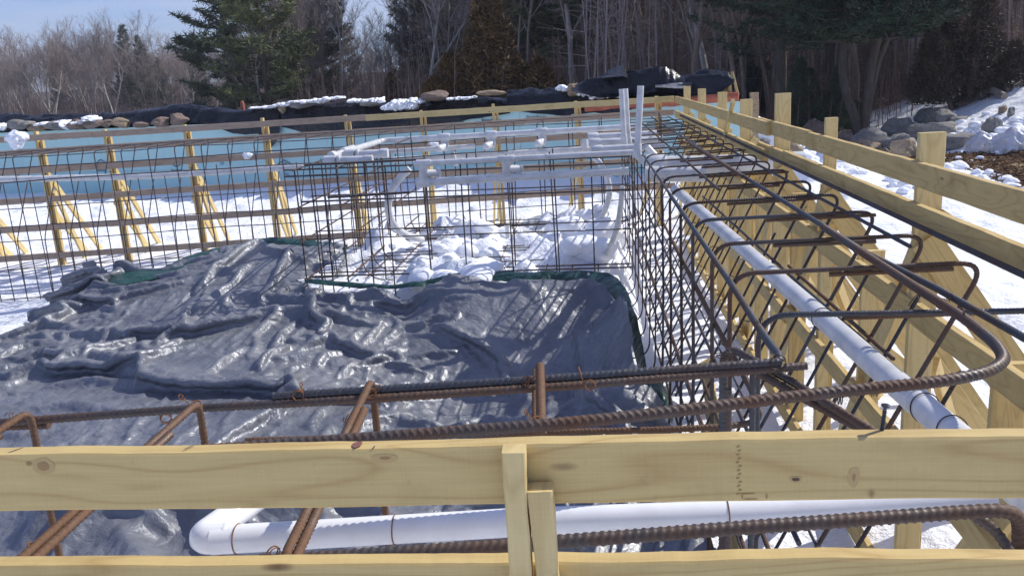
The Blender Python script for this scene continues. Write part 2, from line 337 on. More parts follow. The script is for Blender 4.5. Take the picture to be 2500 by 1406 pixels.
# ------------------------------------------------------------------ terrain
WALLP = [(3.32, 17.9), (-22., 24.6)]
def wall_y(x): return 17.9 - .265 * (np.asarray(x, float) - 3.32)
def form_y(x): return 13.64 + .158 * np.asarray(x, float)
def terrain(x, y):
    x = np.asarray(x, float); y = np.asarray(y, float)
    s = y - form_y(x); h = -.30 + .30 * sst(-2.6, .3, s) - .06 * sst(1.0, -1., x) * sst(0, -2, s)
    h = h + .17 * sst(1.2, 2.2, x) * sst(1, -2, s)
    wy = wall_y(x)
    h = h + .30 * sst(-3.2, -.3, y - wy) * sst(4.2, 1.5, x) * sst(-11, -5, x)
    bank = sst(.10, .9, y - wy) * sst(5.5, 3.45, x) * 1.35 * (1 - .75 * sst(3, 14, y - wy) * sst(4, -6, x))
    far = sst(34, 52, y) * 1.65
    h = h + np.maximum(bank, far * sst(-30, 5, x))
    h = h + 1.6 * sst(8.6, 14.5, x) * sst(15, 23, y)
    h = h + sst(58, 220, y + .25 * x) * 26 * sst(-45, 25, x) + sst(28, 60, x) * 4
    h = h + sst(120, 400, y) * 6
    spa = sst(-3.3, -2.9, x) * sst(.62, .25, x) * sst(8.3, 8.8, y) * sst(13.2, 12.3, y)
    h = h * (1 - spa) + spa * (.34 + .30 * np.clip(fbm(x * 2.4, y * 2.0, 0, 4, 21) + .15, 0, 1))
    h = h + .035 * fbm(x * .8, y * .8, 0, 4, 3) + .012 * fbm(x * 3.2, y * 3.2, 0, 3, 5)
    foot = np.clip(vn(x * 3.1, y * 2.3, 0, 71) - .45, 0, 1) * sst(-.1, .3, vn(x * .5, y * .5, 0, 72)); h = h - .24 * foot * sst(1.6, 2.2, x) * sst(16, 12, y) - .2 * foot * sst(.6, 1.5, s)
    lump = np.clip(fbm(x * 1.9, y * 1.9, 0, 4, 9) - .25, 0, 1)
    h = h + .12 * lump * (sst(.5, 2.5, s) * sst(.5, -1.5, y - wy) * .8 + sst(1.8, 3, x) * .6)
    return h
def axis(lo, hi, a, b, nf, nc):
    L = a - np.geomspace(.12, a - lo + .12, nc)[::-1] + .12; Rr = b + np.geomspace(.12, hi - b + .12, nc) - .12
    return np.unique(np.concatenate([L, np.linspace(a, b, nf), Rr]))
gx = axis(-900, 900, -13, 16, 330, 60); gy = axis(-60, 1400, 0, 30, 340, 70)
X, Y = np.meshgrid(gx, gy); Z = terrain(X, Y); nx = len(gx); ny = len(gy)
i = np.arange(ny - 1)[:, None] * nx; j = np.arange(nx - 1)[None]
g = MB(); g.add(np.stack([X, Y, Z], -1), np.stack([i + j, i + j + 1, i + nx + j + 1, i + nx + j], -1).reshape(-1, 4))
m, t, b = mat('snowy_ground', (.9, .9, .92), .8, 0, .2); v = coords(t, 'Object'); n1 = noise(t, v, 2.5, 7, .62); n2 = noise(t, v, 22, 4, .6)
snowc = ramp(t, n1, [(.3, (.84, .87, .93)), (.6, (.93, .94, .97))])
lit = ramp(t, noise(t, v, 9, 6, .75), [(.3, (.05, .032, .024)), (.7, (.15, .10, .075))])
sx = N(t, 'ShaderNodeSeparateXYZ'); t.links.new(v, sx.inputs[0]); pn = noise(t, v, .16, 6, .6)
yx = math_(t, 'MULTIPLY', math_(t, 'MINIMUM', math_(t, 'MAXIMUM', math_(t, 'MULTIPLY', math_(t, 'SUBTRACT', sx.outputs[0], 4.), .2), 0.), 1.), .55)
yy = math_(t, 'ADD', yx, math_(t, 'ADD', math_(t, 'MULTIPLY', math_(t, 'SUBTRACT', sx.outputs[1], 36.), .10), math_(t, 'MULTIPLY', math_(t, 'SUBTRACT', pn, .5), 2.2)))
mk = math_(t, 'MINIMUM', math_(t, 'MAXIMUM', math_(t, 'MULTIPLY', yy, 2.5), 0.), 1.)
t.links.new(mix(t, mk, snowc, lit), b.inputs['Base Color']); q = bump(t, b, n1, .8, .16); bump(t, b, n2, .35, .02, q); M['ground'] = m
tag(g.obj('ground', M['ground']), 'snow covered ground running back to brown woodland floor', kind='structure')
def gz(x, y): return float(terrain(np.array([x]), np.array([y]))[0])
# ------------------------------------------------------------------ timber formwork
def part(name, fn, mt, parent, smooth=False, label=None):
    mb = MB(); fn(mb); o = mb.obj(name, mt, parent, smooth)
    if label: o['label'] = label
    return o
# front barrier right below the camera
ff = thing('timber_formwork', (0, 1.07, 0), 'pale pine boards of the nearest form, crossing the whole foreground', 'formwork', 'timber pool forms')
part('rail', lambda b: board(b, (-1.9, 1.0705, 1.9765), (1.9, 1.0705, 1.9765), .087, .031, (0, 0, 1), 260, .0022, .003, 3, 4.), M['wood'], ff, label='wide knotty top board with a screw standing on it')
part('rail', lambda b: board(b, (-1.9, 1.0705, 1.803), (1.9, 1.0705, 1.803), .085, .031, (0, 0, 1), 260, .003, .003, 8, 21.), M['wood'], ff)
for zz in (1.32, .68, -.05):
    part('rail', lambda b: board(b, (-1.9, 1.0705, zz), (1.9, 1.0705, zz), .11, .031, (0, 0, 1)), M['wood'], ff)
def stub(b, a, c, wd, sd_):
    p0 = aty(*a, 1.037); p1 = aty(*c, 1.03); board(b, p1, p0, wd, .03, (1, 0, 0), 140, .0035, .002, sd_)
part('stake', lambda b: stub(b, (1258, 1094), (1310, 2050), .033, 2), M['wood2'], ff)
part('stake', lambda b: stub(b, (1316, 1188), (1384, 2050), .030, 6), M['wood2'], ff, label='shorter rough sawn stake with a chipped top')
for xx in (-1.5, 1.35):
    part('stake', lambda b: board(b, (xx, 1.037, -.4), (xx, 1.037, 1.95), .08, .03, (1, 0, 0)), M['wood2'], ff)
# screw on the top board
sp = thing('screw', (atz(2152, 1051, 2.02)), 'dark screw standing upright on the near top board', 'screw')
def mkscrew(b):
    p = np.array(sp.location) - [0, 0, .006]; q = p + np.array([.0035, .0, .041]); ax = nrm(q - p)
    n = 90; P = p + (q - p) * np.linspace(0, 1, n)[:, None]; rr = .0021 + .0009 * (np.sin(np.arange(n) * 1.15) > .1); rr[-14:] = .0022; tube(b, P, rr, 10)
def mkhead(b):
    p = np.array(sp.location) - [0, 0, .006]; q = p + np.array([.0035, .0, .041]); ax = nrm(q - p)
    tube(b, [q - ax * .003, q - ax * .001, q + ax * .0012, q + ax * .0016], [.002, .0052, .0056, .0048], 20)
part('shank', mkscrew, M['screw'], sp, True); part('head', mkhead, M['screw'], sp, True)
def decal(name, px, py, w_, h_, mt, tilt=0., top=False):
    P = atz(px, py, 2.0205) if top else aty(px, py, 1.0545 if mt == 'knot_halo' else 1.0540); s_ = P[1] / FPX; a = np.linspace(0, 6.283, 17)[:-1]; r1 = 1 + .12 * fbm(np.cos(a) * 2 + px, np.sin(a) * 2, 0, 2, 3)
    U = np.array([math.cos(tilt), 0, math.sin(tilt)]) if not top else np.array([math.cos(tilt), math.sin(tilt) * 1.6, 0]); W = np.array([-math.sin(tilt), 0, math.cos(tilt)]) if not top else np.array([-math.sin(tilt), math.cos(tilt) * 1.6, 0])
    V = P + (np.cos(a) * r1 * w_ / 2 * s_)[:, None] * U + (np.sin(a) * r1 * h_ / 2 * s_)[:, None] * W; b = MB(); b.add(np.r_[V, P[None]], None, [[i_, (i_ + 1) % 16, 16] for i_ in range(16)]); b.obj(name, M[mt], ff)
for q in ((105, 1138, 66, 52, 'knot_halo'), (1943, 1170, 34, 20, 'knot_halo'), (940, 1118, 80, 26, 'knot_halo'), (2128, 1205, 20, 26, 'knot_halo'), (2085, 1165, 30, 60, 'knot_halo')): decal('knot', *q)
for q in ((105, 1138, 34, 28, 'knot_soft'), (70, 1132, 16, 12, 'knot_soft'), (1943, 1170, 20, 10, 'knot'), (940, 1118, 30, 8, 'knot_soft'), (2128, 1205, 10, 16, 'knot_soft'), (2085, 1165, 8, 22, 'knot_soft')): decal('knot', *q)
for k in range(13): decal('bruise', 1802 + (k % 2) * 5 + rnd.uniform(-2, 2), 1090 + k * 9.6, 10, 4, 'knot_soft', .3)
for a_ in ((1826, 1205, 42, 3), (1832, 1218, 40, 3), (1872, 1211, 4, 14), (1812, 1212, 4, 14)): decal('bruise', *a_, 'knot_soft')
for q in ((38, 1098, 34, 4, 'ink_black', .75), (463, 1090, 30, 4, 'ink_black', .8), (912, 1092, 4, 18, 'ink_black', -.1), (1965, 1058, 3, 12, 'ink_black', 0), (2047, 1056, 12, 6, 'knot', 0)): decal('mark', *q, top=True)
decal('knot', 872, 1084, 26, 26, 'knot_red', 0, True)
# right hand form
RX = 1.475
rf = thing('timber_formwork', (RX, 7, 0), 'long pine board form running away down the right side', 'formwork', 'timber pool forms')
def rail_r(zt, h, y0, y1, dx=0., n=60, mt='wood', j=.002):
    return part('rail', lambda b: board(b, (RX + dx, y0, zt - h / 2), (RX + dx, y1, zt - h / 2), h, .036, (0, 0, 1), n, j, .003, rnd.randint(1, 99)), M[mt], rf)
rail_r(2.02, .105, 13.80, 6.95, -.036); rail_r(2.025, .105, 7.5, 5.86); rail_r(2.02, .108, 5.85, .4, 0, 160)
rail_r(1.80, .10, 13.80, 7.05, -.036); rail_r(1.825, .10, 7.5, 6.55); rail_r(1.835, .10, 6.54, .4, 0, 160)
rail_r(1.40, .11, 13.7, 4.6, 0); rail_r(1.395, .11, 4.59, .4, 0, 120)
rail_r(.66, .11, 13.7, 6.4); rail_r(.70, .11, 6.39, .4, 0, 80)
rail_r(-.10, .11, 13.7, .4)
SY = [2.45, 4.05, 5.62, 7.05, 8.5, 10.0, 11.65, 13.3]; TOP = [2.1, 2.14, 2.122, 2.232, 2.14, 2.168, 2.17, 2.17]
WD = [.11, .115, .075, .12, .11, .10, .10, .10]
for k, (sy, tz) in enumerate(zip(SY, TOP)):
    xx = RX + .02 + WD[k] / 2
    part('stake', lambda b: board(b, (xx, sy, -.35), (xx + rnd.uniform(-.01, .01), sy - .02, tz), WD[k], .036, (1, 0, 0), 30, .0015, .003, k), M['wood2'], rf)
    # second stake nailed behind, broad face to the camera
    part('stake', lambda b: board(b, (xx + .03, sy + .05, -.4), (xx + .03, sy + .05, 1.70 - .15 * (k % 2)), .11, .036, (1, 0, 0)), M['wood'], rf)
    g0 = gz(xx + 1.3, sy)
    part('brace', lambda b: board(b, (xx - .02, sy - .05, 1.66), (xx + 1.28, sy - .04 + rnd.uniform(-.1, .1), g0 - .1), .135, .034, (1, 0, 1), 20, .001), M['wood'], rf)
    part('brace', lambda b: board(b, (xx - .02, sy + .085, .85), (xx + 1.15, sy + .07, g0 - .05), .09, .034, (1, 0, 1)), M['wood2'], rf)
    part('brace', lambda b: board(b, (xx - .01, sy + .02, 1.62), (xx + .02, sy + 1.42, -.2), .13, .034, (0, 1, 1), 20, .001), M['wood2'], rf)
    mid = sy + .76
    if k < 7:
        part('stake', lambda b: board(b, (xx + .02, mid, -.35), (xx + .02, mid, 1.34 + .1 * (k % 3)), .12, .036, (1, 0, 0), 20, .0015, .003, k + 30), M['wood2' if k % 2 else 'wood'], rf)
        part('brace', lambda b: board(b, (xx, mid + .05, 1.30), (xx + 1.05, mid + .06, g0 - .1), .12, .034, (1, 0, 1), 20, .001), M['wood2'], rf)
    if k < 6:
        part('brace', lambda b: board(b, (xx + .12, sy + .1, 1.0), (xx + .75, sy + 1.0, g0 - .05), .09, .034, (0, 0, 1)), M['wood'], rf)
    part('block', lambda b: board(b, (xx + .035, sy - .045, 1.765), (xx + .10, sy - .04, 1.72), .07, .03, (0, 0, 1)), M['wood2'], rf)
part('stake', lambda b: board(b, atx(1762, 372, 1.425), atx(1790, 247, 1.425), .05, .035, (0, 1, 0), 12, .002, .003, 4), M['wood2'], rf, label='short leaning stake nailed across the rails')
# ragged strip of edging lying inside the right form
part('edging', lambda b: board(b, (.98, 7.2, -.02), (.70, 4.1, -.06), .10, .03, (1, 0, .6), 60, .012, .002, 5), M['wood'], rf)
part('edging', lambda b: board(b, (.70, 4.05, -.06), (.90, 2.2, -.12), .10, .03, (1, 0, .6), 60, .014, .002, 15), M['wood'], rf)
# far form
fy = form_y
fo = thing('timber_formwork', (-4, fy(-4), 0), 'far pine board form with six rails below the blue foam wall', 'formwork', 'timber pool forms')
ZT = [2.02, 1.815, 1.54, 1.10, .67, .23]
for k, zt in enumerate(ZT):
    xs = [-15, -11.2, -7.3 + .5 * (k % 2), -3.3 - .9 * (k % 3), .2 - 1.1 * (k % 2), 1.42] if k < 5 else [-15, -7.9, -3.0]
    for a, c in zip(xs[:-1], xs[1:]):
        dz = rnd.uniform(-.008, .008)
        part('rail', lambda b: board(b, (a, fy(a), zt - .045 + dz), (c - .004, fy(c), zt - .045), .09, .034, (0, 0, 1), 40, .002, .003, k * 7 + 1), M['wood_grey'] if k else M['wood2' if a > -3.5 else 'wood_grey'], fo)
SX = [-11.7, -10.5, -9.35, -8.14, -7.16, -6.0, -4.85, -3.62, -2.48, -1.38, -.11, 1.15]
sl = .158
for k, sx_ in enumerate(SX):
    y0 = fy(sx_) + .02 + .05; tz = 2.03 + (.03 if k % 3 == 0 else 0)
    lean = rnd.uniform(-.03, .03)
    part('stake', lambda b: board(b, (sx_ + lean, y0, -.45), (sx_, y0, tz), .095, .042, (-sl, 1, 0), 20, .0015), M['wood2'], fo)
    part('stake', lambda b: board(b, (sx_ + lean + .055, y0 + .02, -.4), (sx_ + .055, y0 + .02, 1.93), .075, .036, (-sl, 1, 0)), M['wood'], fo)
    for (zb, dy, wdt, dx) in ((1.40, 1.55, .09, .05), (.95, 1.25, .10, -.04), (1.15, .75, .08, .09)):
        part('brace', lambda b: board(b, (sx_ + dx, y0 + .03, zb), (sx_ + dx - sl * dy, y0 + dy, gz(sx_ - sl * dy, y0 + dy) - .12), wdt, .034, (0, 1, 1)), M['wood2'], fo)
part('rail', lambda b: board(b, aty(1168, 416, fy(-1.2) + .24), aty(1330, 409, fy(-1.2) + .24), .095, .03, (0, 0, 1)), M['wood_grey'], fo, label='short scrap board behind the rails')
# ------------------------------------------------------------------ rebar cages
NEAR = dict(ribs=.0125, k=12)
def bar(name, P, r, mt, parent, fil=.1, **kw):
    mb = MB(); k = kw.pop('k', 8); tube(mb, fillet(P, fil) if len(P) > 2 else P, r, k, **kw)
    return mb.obj(name, M[mt], parent, True)
def ties(mb, pts, r=.0011, size=.022, tails=True):
    for p in pts:
        p = np.asarray(p, float); n = 26; a = np.linspace(0, 4 * math.pi, n); ax = nrm(rs.normal(size=3) * [1, 1, .6]); u = nrm(np.cross(ax, [0, .3, 1])); v_ = np.cross(ax, u)
        P = p + size * (np.cos(a)[:, None] * u + np.sin(a)[:, None] * v_) + ax * np.linspace(-.006, .006, n)[:, None]
        if tails:
            t0 = nrm(rs.normal(size=3) + [0, 0, .8]); e = P[-1] + t0 * rs.uniform(.02, .05); c = e + .009 * (np.cos(np.linspace(0, 5.5, 9))[:, None] * nrm(np.cross(t0, [1, 0, .2])) + np.sin(np.linspace(0, 5.5, 9))[:, None] * t0)
            P = np.concatenate([P, e[None], c])
        tube(mb, P, r, 4, cap=False)
rc = thing('rebar_cage', (1, 7, 0), 'long brown rebar cage with hoop tops beside the right form, white pipe inside', 'rebar cage', 'rebar cages tied inside the forms')
HY = [2.64, 3.2, 3.76, 4.38, 4.95, 5.57, 6.2, 6.8, 7.3, 7.85, 8.4, 8.95, 9.5, 10.1, 10.7, 11.3, 11.9, 12.5]
XI, XO = .535, 1.415
nears = []
for k, y in enumerate(HY):
    near = y < 6.5; y2 = y - .03 + rnd.uniform(-.03, .03); xi = XI + rnd.uniform(-.012, .012)
    P = [(xi - .42, y + .02, .02), (xi - .02, y + .02, -.03), (xi, y, 1.725), (XO + .02 - (.0 if k else -.6), y2 - (0 if k else .12), 1.742), (.62, y2 + .03, .06)]
    if k == 0: P = P[:4]
    F = fillet(P[:3] + P[3:], .13, 7)
    F0 = fillet([P[0], P[1], P[2] if False else (xi, y, .9)], .34, 8)
    F1 = fillet([(xi, y, .9)] + P[2:], .10, 8); full = np.concatenate([F0[:-1], F1])
    mb = MB(); tube(mb, full, .0088 if near else .0074, 10 if near else 6, ribs=.011 if y < 4.6 else 0)
    mb.obj('hoop', M[('rebar_near' if y < 4.6 else 'rebar') if k % 3 else ('rebar_near_dark' if y < 4.6 else 'rebar_dark')], rc)
    if True:    # lap bar across the top
        xa = xi + .26 + .1 * (k % 2); mb = MB(); tube(mb, [(xa, y - .012, 1.712), (XO - .1 * (k % 3), y2 - .012, 1.725)], .0085, 10 if near else 6, ribs=.011 if y < 4.6 else 0)
        mb.obj('lap_bar', M['rebar_near_rust' if y < 4.6 else 'rebar_rust'], rc)
    nears += [(xi + .005, y, 1.70), (1.07, y - .01, 1.745)] if y < 6.5 else []
# outer face verticals between the hoops, cut tops
for k in range(13):
    y = 2.92 + k * .57
    if y > 9.4: continue
    zc = 1.55 + rnd.uniform(-.35, .04)
    bar('sloping_bar', [(.60, y + .02, .0), (XO + .01 - .5 * (1.73 - zc), y, zc)], .0082 if y < 6 else .0066, 'rebar_dark' if k % 3 else 'rebar', rc)
def slope(px, py): d = ray(px, py); t_ = (.565 - (-.5 * EYE)) / (d[0] - .5 * d[2]) if False else (.565 + .5 * EYE) / (d[0] - .5 * d[2]); return d * t_ + [0, 0, EYE]
nl_ = [slope(1716, 480), slope(1985, 722), slope(2340, 1034), slope(2420, 1110)]
mb = MB(); tube(mb, nl_, .0085, 10, ribs=.012); mb.obj('long_bar', M['rebar_near_dark'], rc)
bar('lap_bar', [slope(1925, 655) + [.0, 0, .016], slope(2180, 885) + [0, 0, .016]], .0085, 'rebar_rust', rc, ribs=.012)
for k, z in enumerate([1.695, 1.44, 1.20, .95, .70, .45, .22]):
    y0 = [2.62, 2.3, 2.2, 2.1, 2.2, 2.2, 2.2][k]
    if k == 0: P = [(XI + .025, 13.0, z), (XI + .025, 2.55, z - .0), (.50, 2.235, 1.70), (-.1, 2.15, 1.69)]; P = [(XI + .022, 13, z)] + [atz(1790, 700, 1.695), atz(1872, 830, 1.695)] + [atz(1912, 880, 1.695), atz(1860, 893, 1.695), atz(1700, 902, 1.70)]
    elif k == 1: P = [(XI + .02, 12.9, z), (XI + .02, 3.9, 1.36), atz(1840, 960, 1.3), atz(1860, 1032, 1.3), atz(1700, 1046, 1.3), atz(1250, 1058, 1.3), atz(600, 1075, 1.3)]
    else: P = [(XI + .02 - .03 * (k > 5), 12.9, z), (XI + .02, y0, z - .01)]
    if k < 2:
        mb = MB(); Fp = fillet(P, .09, 7); cut = 5.5; pt = np.array([Fp[0][0] * 1., cut, Fp[0][2]])
        a_ = resample(Fp, .05); far = a_[a_[:, 1] > cut]; nr = a_[a_[:, 1] <= cut + .06] if k == 0 else a_[(a_[:, 1] <= cut + .06)]
        tube(mb, far, .0095, 6); tube(mb, nr, .0105, 12, ribs=.014)
        mb.obj('long_bar', M['rebar_near_dark' if k == 0 else 'rebar_near_rust'], rc)
    else: bar('long_bar', P, .0082, ['rebar', 'rebar_rust', 'rebar_dark'][k % 3], rc)
for z in (.62, .25): bar('long_bar', [(XO - .5 * (1.73 - z), 12.8, z), (XO - .5 * (1.73 - z), 2.0, z)], .0065, 'rebar_dark', rc)
bar('long_bar', [(XO - .0, 13.0, 1.765), (XO - .0, 1.9, 1.768)], .0115, 'rebar_dark', rc, ribs=0, k=10)
# middle bar over the hoops and the big bent corner bar
mb = MB(); tube(mb, [(1.0, 13, 1.762), (1.03, 6.0, 1.762)], .0105, 6); tube(mb, [(1.03, 6.05, 1.762), (1.055, 3.3, 1.762), (1.10, 2.75, 1.762), (1.16, 2.05, 1.74)], .0105, 10, ribs=.014); mb.obj('long_bar', M['rebar_near_dark'], rc)
for x_ in (.78, 1.24): bar('long_bar', [(x_, 13, 1.757), (x_ + .01, 5.2 if x_ < 1 else 3.4, 1.76)], .0085, 'rebar' if x_ < 1 else 'rebar_dark', rc)
bar('long_bar', [(.975, 8.2, 1.775), (1.0, 5.6, 1.78)], .012, 'rebar_rust', rc)
cp = [atz(*p, 1.775) for p in [(2010, 555), (2238, 703), (2358, 779), (2435, 843), (2455, 880), (2415, 908), (2307, 930), (2000, 960), (1700, 997), (1420, 1030), (1000, 1062), (500, 1100), (0, 1150)]]
mb = MB(); tube(mb, fillet(cp, .09, 6), .0128, 16, ribs=.0165); mb.obj('corner_bar', M['rebar_near'], rc)
nl = thing('rebar_cage', (-.5, 1.8, 0), 'thick rusty rebar frame close to the camera behind the top board', 'rebar cage', 'rebar cages tied inside the forms')
def nbar(name, P, r, mt, rib=.014, fil=.05, par=None): 
    mb = MB(); tube(mb, fillet(P, fil, 7) if len(P) > 2 else P, r, 14, ribs=rib); return mb.obj(name, M[mt], par or nl)
nbar('long_bar', [atz(668, 968, 1.75), atz(1300, 928, 1.75), atz(1905, 884, 1.75)], .0108, 'rebar_near_dark')
nbar('long_bar', [atz(-200, 1046, 1.735), atz(480, 996, 1.735), atz(900, 974, 1.735), atz(1420, 940, 1.735), atz(1968, 893, 1.735)], .0100, 'rebar_near')
nbar('long_bar', [atz(-150, 1046, 1.715), atz(120, 1036, 1.715)], .010, 'rebar_near')
nbar('long_bar', [atz(-300, 1420, 1.62), atz(560, 1376, 1.62), atz(1250, 1331, 1.62), atz(1780, 1290, 1.62), atz(2360, 1249, 1.62), atz(2478, 1244, 1.62), atz(2493, 1290, 1.55), atz(2475, 1420, 1.45)], .0128, 'rebar_near', .0165)
nbar('long_bar', [atz(2375, 1255, 1.60), atz(2440, 1300, 1.56), atz(2492, 1400, 1.5)], .010, 'rebar_near')
nbar('diagonal_bar', [atz(1766, 905, 1.62), atz(1768, 868, 1.70), atz(1790, 852, 1.735), atz(1834, 876, 1.73), atz(1925, 926, 1.70), atz(2150, 1065, 1.66)], .0098, 'rebar_near')
nbar('diagonal_bar', [atz(1856, 912, 1.70), atz(1935, 958, 1.68), atz(2130, 1062, 1.63)], .0098, 'rebar_near')
for px, py, r_, mt in ((1766, 905, .0105, 'rebar_near_dark'), (1779, 950, .007, 'rebar_near'), (1838, 905, .0078, 'rebar_near_dark')):
    p = atz(px, py, 1.66); nbar('vertical_bar', [p, p * [1, 1, 0] + [0, 0, -.2]], r_, mt, .013)
# transverse hoops of the near cage
for (a, h, leg, mt) in (((-60, 1462), (478, 985), True, 'rebar_near_rust'), ((690, 1368), (905, 930), True, 'rebar_near_rust'), ((-420, 1330), (62, 1006), True, 'rebar_near_rust')):
    p0 = atz(*a, 1.70); p1 = atz(*h, 1.775); d = nrm((p1 - p0) * [1, 1, 0])
    nbar('hoop', [p0 * [1, 1, 0] + [0, 0, .2], p0, p1 + d * .012, p1 + d * .012 - [0, 0, 1.5]], .0082, mt, .012, .035)
    q = p0 + (p1 - p0) * .05; 
    nbar('lap_bar', [p0 + [.016, 0, -.01], p0 + (p1 - p0) * .80 + [.016, 0, -.005]], .0085, 'rebar_near_rust', .012)
p0 = atz(1300, 1250, 1.68); p1 = atz(1318, 892, 1.79)
nbar('lap_bar', [atz(1322, 1060, 1.735), p1], .0098, 'rebar_near_rust')
nbar('lap_bar', [atz(1306, 1060, 1.70), atz(1306, 905, 1.745)], .0065, 'rebar_near_rust', .01)
# lower members seen through the gap
for a, c, r_ in (((1400, 1440), (1408, 1290), .007), ((1880, 1440), (1925, 1370), .0)):
    if r_: p = atz(*c, 1.5); nbar('vertical_bar', [p, p - [0, 0, 1.5]], r_, 'rebar_near_dark')
def tie_parts(pts, r, size, mt, par):
    for q in pts:
        mb = MB(); ties(mb, [q], r, size); mb.obj('tie_wire', M[mt], par)
tie_parts(nears[:14], .0012, .017, 'wire', rc)
tie_parts([atz(*p, 1.76) for p in ((1768, 868), (1900, 885), (2358, 779), (2230, 735), (2050, 965))], .0013, .02, 'wire', nl)
tie_parts([atz(*p, 1.755) for p in ((728, 965), (905, 960), (480, 990), (1285, 930), (1310, 1030), (1440, 940))], .0014, .013, 'wire_rust', nl)
tie_parts([atz(*p, 1.68) for p in ((100, 1330), (405, 1020), (850, 1020), (665, 1350), (60, 1030))], .0015, .014, 'wire_rust', nl)
# left / far cage (two mats and hook tops)
fc = thing('rebar_cage', (-5, 11.8, 0), 'fine rebar mesh standing in front of the far form and blue wall', 'rebar cage', 'rebar cages tied inside the forms')
iy = lambda x: 12.45 + .158 * x
oy = lambda x: 13.36 + .158 * x
xs = list(np.arange(-9.9, -3.4, .178)); 
V = []
for k, x in enumerate(xs):
    full = k % 2 == 0; dx = rnd.uniform(-.02, .02)
    if full:
        ox = x + .10 + dx; P = [(x + .02, iy(x) + .0, -.45), (x, iy(x), 1.79), (ox, oy(ox), 1.80), (ox + .02, iy(ox) + .16, .62), (ox + .02, iy(ox) + .12, -.4)]
        bar('hoop', P, .0078, 'rebar_dark', fc, .07, k=5)
    else: bar('vertical_bar', [(x + .02, iy(x), -.45), (x + dx * .5, iy(x), 1.38 + rnd.uniform(0, .14))], .0072, 'rebar_dark', fc, k=5)
for x in np.arange(-3.3, 1.2, .44):
    P = [(x + .02, iy(x) - .0, .2), (x, iy(x), 1.79), (x + .05, oy(x), 1.80), (x + .05, iy(x) + .3, .3)]
    bar('hoop', P, .008, 'rebar_dark', fc, .09, k=6)
for k, z in enumerate([1.775, 1.635, 1.445, 1.08, .83, .62, .23, -.2]):
    def wob(b):
        X_ = np.linspace(-10.2, 1.2 if k < 6 else -3.2, 60); zz = z + .012 * fbm(X_ * .9, X_ * 0 + k * 3.3, 0, 2, 4)
        tube(b, np.stack([X_, iy(X_) + .012, zz], 1), .009 if k in (1, 2) else .0068, 5)
    part('long_bar', wob, M['rebar_dark'], fc, True)
bar('long_bar', [(-10, oy(-10), 1.80), (1.1, oy(1.1), 1.80)], .007, 'rebar_dark', fc, k=5)
# spa cage: front and left sides of the small basin
sc = thing('rebar_cage', (-1.2, 8.7, .3), 'open rebar cage round the snow filled spa basin', 'rebar cage', 'rebar cages tied inside the forms')
FYC = 8.7
for k, px in enumerate((733, 770, 800, 835, 903, 935, 952, 1040, 1048, 1133, 1150, 1244, 1256, 1349, 1357, 1448)):
    back = k in (5, 8, 10, 12, 14, 3); yy = FYC + (.32 if back else 0) + rnd.uniform(-.02, .02); p = aty(px, 540, yy); lean = rnd.uniform(-.03, .03)
    zt = 1.72 if k % 3 else 1.66
    bar('vertical_bar', [(p[0] + lean, yy, .30), (p[0], yy, zt)], .0088 if k in (0, 3, 7) else .0075, 'rebar_dark' if k % 2 else 'rebar', sc)
for z, yy, r_ in ((1.665, 8.7, .009), (1.33, 8.7, .0095), (1.345, 9.02, .007), (.93, 8.7, .0065), (.96, 9.02, .0065), (.53, 8.7, .0085), (1.60, 8.69, .0095), (.50, 9.0, .0075)):
    x0 = -2.95 if z < 1.6 else -3.1
    bar('long_bar', [(x0, yy, z + .0), (.45, yy + .01, z - .03)], r_, 'rebar_dark' if z > 1 else 'rebar', sc)
bar('lap_bar', [aty(745, 403, 8.66), aty(1040, 389, 8.66)], .0115, 'rebar_dark', sc, ribs=.016)
bar('lap_bar', [aty(800, 482, 8.66), aty(1000, 470, 8.66)], .012, 'rebar_dark', sc, ribs=.016)
for X0 in (-2.92, -2.48):
    for k, y in enumerate(np.arange(9.1, 12.3, .46)):
        if X0 > -2.6: P = [(X0 + .6, y, .38), (X0, y + .0, .36), (X0, y, 1.62)]; bar('hoop', P, .0068, 'rebar_rust' if k % 2 else 'rebar', sc, .45)
        else: bar('vertical_bar', [(X0, y, .25), (X0, y, 1.68)], .0068, 'rebar', sc)
    for z in (1.68, 1.30, .95, .55): bar('long_bar', [(X0, 8.45, z), (X0 + .04, 12.3, z + .02)], .0085, 'rebar_rust' if z < 1.6 else 'rebar', sc)
# floor mat half buried in the snow
fm = thing('rebar_mat', (-1.2, 10.6, .45), 'rebar floor grid poking out of the snow inside the spa basin', 'rebar mat')
for k, y in enumerate(np.linspace(9.0, 12.2, 13)):
    bar('floor_bar', [(-2.6, y, .46 + rnd.uniform(-.03, .05)), (.2, y + .1, .47 + rnd.uniform(-.05, .04))], .0068, 'rebar_dark', fm, k=6)
for k, x in enumerate(np.linspace(-2.4, .1, 10)):
    bar('floor_bar', [(x, 8.85, .44 + rnd.uniform(-.03, .05)), (x + .05, 12.3, .47 + rnd.uniform(-.05, .04))], .0068, 'rebar_rust', fm, k=6)
# ------------------------------------------------------------------ ray / ground intersection
def hit(px, py, tmax=400):
    d = ray(px, py) / FPX; t = np.geomspace(2, tmax, 1500); P = d * t[:, None] + [0, 0, EYE]; below = P[:, 2] < terrain(P[:, 0], P[:, 1])
    k = int(np.argmax(below)) if below.any() else len(t) - 1; return P[k]
